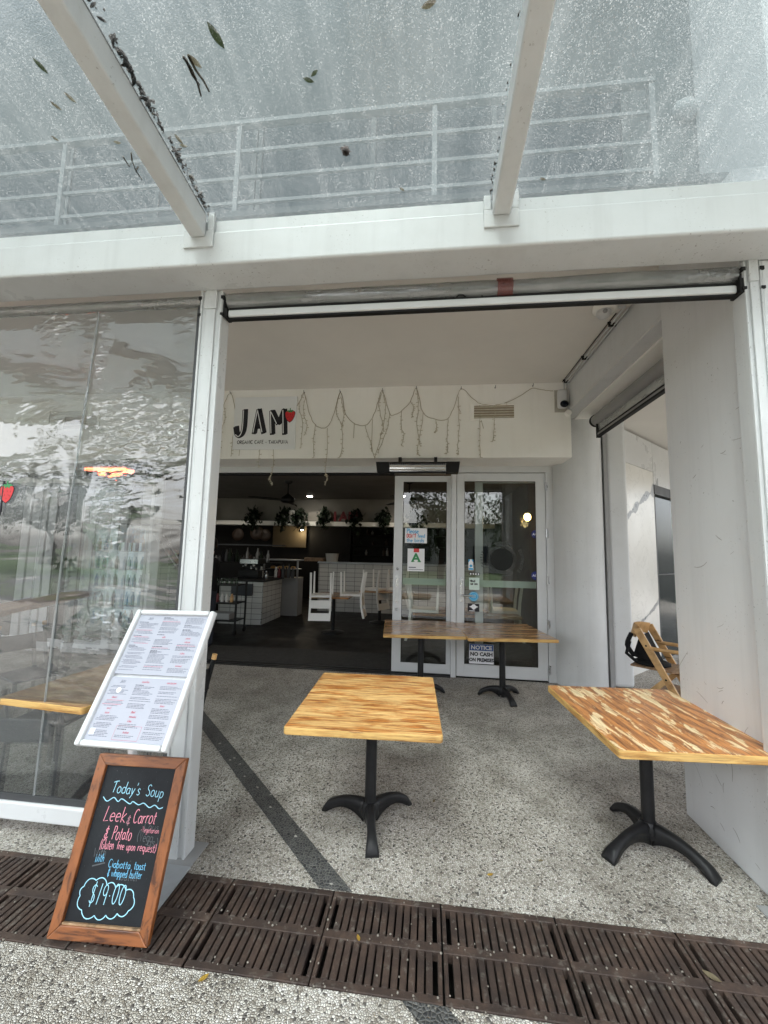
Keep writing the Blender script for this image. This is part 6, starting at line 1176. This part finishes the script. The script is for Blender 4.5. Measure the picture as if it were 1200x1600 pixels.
# hand: palm and fingers wrapped on the pole
hb = Vector((-.60, -.165, 1.555)); m = MB(); m.ball(hb, (.042, .024, .045), 10)
for k in range(4): a_ = hb + Vector((-.03 + .002 * k, .012, .035 - .022 * k)); m.tube([a_, a_ + Vector((-.028, -.006, .004)), a_ + Vector((-.034, -.036, .0)), a_ + Vector((-.010, -.046, -.004))], [.010, .0095, .009, .008], 6)
m.tube([hb + Vector((.0, -.01, .03)), hb + Vector((-.018, -.038, .048)), hb + Vector((-.036, -.044, .052))], [.012, .011, .009], 6); m.build('hand', 'skin', pr, local=True)
w0 = Vector((-3.56, 6.15, .005)); pa = at_y(203, 758, 6.0); pe = at_y(277, 866, 6.0); hp = w0 + hb + Vector((-.028, -.022, 0)); dvp = (pa - pe).normalized()
m = MB(); m.tube([hp - dvp * .35, hp + dvp * 1.15], .014, 8); pol = m.build('cleaning_pole', 'pot'); tag(pol, 'long pale cleaning pole held up by the person inside', 'pole'); m = MB(); m.tube([hp + dvp * .18, hp + dvp * .34], .018, 8); m.tube([hp + dvp * .62, hp + dvp * .66], .018, 8); m.build('grip', 'hem', pol)
# ================================================================== ACROSS THE STREET (reflected in the glass; buildings and far left tree added)
def tree(x, y, h, rr_, lab, seed):
    t = thing('street_tree', lab, 'tree', (x, y, -.03), group='trees across the street'); rng = random.Random(seed)
    m = MB(); m.tube([(x, y, -.03), (x + .1, y, h * .3), (x - .05, y + .1, h * .55), (x, y, h * .8)], [.22, .17, .12, .05], 8)
    for k in range(6): a_ = k * 1.05; m.tube([(x, y, h * (.35 + .05 * k)), (x + math.cos(a_) * rr_ * .4, y + math.sin(a_) * rr_ * .4, h * (.55 + .04 * k)), (x + math.cos(a_) * rr_ * .75, y + math.sin(a_) * rr_ * .7, h * (.66 + .04 * k))], [.09, .05, .02], 6)
    m.build('trunk', 'bark', t)
    m = MB(); cl_ = [(rng.gauss(0, .45) * rr_, rng.gauss(0, .45) * rr_, h * .68 + rng.gauss(0, .16) * h, rng.uniform(.25, .5) * rr_) for _ in range(22)]
    for k in range(5200):
        cx_, cy_, cz_, cr = rng.choice(cl_); d = Vector((rng.gauss(0, 1), rng.gauss(0, 1), rng.gauss(0, .8))).normalized() * cr * rng.random() ** .4; c = Vector((x + cx_, y + cy_, cz_)) + d; s = rng.uniform(.05, .13)
        rt = Matrix.Rotation(rng.uniform(0, 6.28), 3, 'Z') @ Matrix.Rotation(rng.uniform(-1.3, 1.3), 3, 'X'); m.add([c + rt @ Vector(v) for v in ((0, s * 1.4, 0), (-s * .6, 0, 0), (0, -s * 1.4, 0), (s * .6, 0, 0))], [(0, 1, 2, 3)])
    m.build('crown', 'treeleaf', t)
tree(-7.5, -13, 6.0, 2.3, 'broad leafy tree across the street, left of the others', 1); tree(.8, -15, 5.6, 2.2, 'leafy tree across the street, nearest the middle', 2); tree(6.5, -13.5, 6.5, 2.5, 'tall leafy tree across the street on the right', 3)

def far_building(x0, x1, y, h, col, lab):  # unseen buildings, added so reflections in glass and curtain come out darker
    t = thing('added_street_building', lab, 'building', ((x0 + x1) / 2, y, -.05)); m = MB(); m.box(x0, x1, y - 6, y, -.05, h); m.build('wall', paint('far_wall', col, .8, dirt=.2, dscale=.4), t)
    m = MB(); m.box(x0 - .2, x1 + .2, y - 6.2, y + .25, h + .001, h + .25); m.build('roof', 'greypaint', t); gl_ = paint('far_window', (.03, .04, .05), .1, dirt=.1)
    for f_ in range(int(h // 3)):
        n = int((x1 - x0) // 2.6)
        for k in range(n): xx = x0 + (x1 - x0) * (k + .5) / n; m = MB(); m.box(xx - .7, xx + .7, y + .002, y + .05, .9 + 3 * f_, 2.4 + 3 * f_); m.build('window', gl_, t)
far_building(-20, -7, -25, 3.6, (.30, .26, .22), 'brown single storey building added across the street to darken the glass reflections'); far_building(-4.5, 22, -26, 4.2, (.42, .42, .40), 'pale single storey building added across the street to darken the glass reflections')
tree(-20, -15, 6.0, 2.6, 'big leafy tree added across the street, farthest left, to block reflected sky', 5)  # unseen tree, added to block bright sky from the curtain's reflection

# fallen leaves and specks on the paving
def ground_leaf(px, py, ln, an, mat, lab):
    c = at_z(px, py, .006); m = MB(); mt = Matrix.Translation(c) @ Matrix.Rotation(an, 4, 'Z'); n = 6; vs = []
    for i in range(n + 1):
        t_ = i / n; hw = ln * .24 * math.sin(math.pi * min(1, t_ * .96 + .02)) ** .8; z = .35 * ln * (t_ - .5) ** 2
        vs += [mt @ Vector(((t_ - .5) * ln, -hw, z + hw * .3)), mt @ Vector(((t_ - .5) * ln, 0, z)), mt @ Vector(((t_ - .5) * ln, hw, z + hw * .3))]
    m.add(vs, [(i * 3 + k, i * 3 + k + 1, i * 3 + 4 + k, i * 3 + 3 + k) for i in range(n) for k in range(2)], True); tag(m.build('fallen_leaf', mat), lab, 'leaf')
M['leafyellow'] = leaf_mat('leaf_yellow', (.55, .36, .07), (.36, .22, .05))
ground_leaf(318, 1529, .04, .9, 'leafyellow', 'small yellow leaf on the pebbles in front of the drain grate'); ground_leaf(766, 1367, .035, .4, 'leafyellow', 'small yellow leaf on the pebbles between the two front tables')
ground_leaf(678, 1252, .035, 1.2, 'leafbrown', 'small tan leaf on the paving right of the centre table base'); ground_leaf(1112, 1527, .06, -.7, 'leafbrown', 'pale dry leaf lying on the right end of the drain grate')
ground_leaf(845, 1345, .03, .2, 'leafbrown', 'tiny dry leaf on the paving left of the right table base'); ground_leaf(560, 1466, .03, 2.0, 'leafyellow', 'tiny yellow scrap lying on the grate below the centre table')
m = MB(); rng = random.Random(31)
for k in range(420):
    x = rng.uniform(-2.6, 2.2); y = rng.choice((rng.gauss(1.849, .025), rng.gauss(GY1, .018), rng.gauss(GY0, .018), rng.uniform(GY0, GY1))); r_ = rng.uniform(.0015, .006); m.ball((x, y, .0045 + r_ * .4), (r_, r_ * rng.uniform(.6, 1.4), r_ * .6), 5)
tag(m.build('grit', paint('grit_mat', (.24, .215, .18), .9, dirt=.5, dscale=40)), 'grit and crumbs scattered over the drain grates', 'grit', kind='stuff')
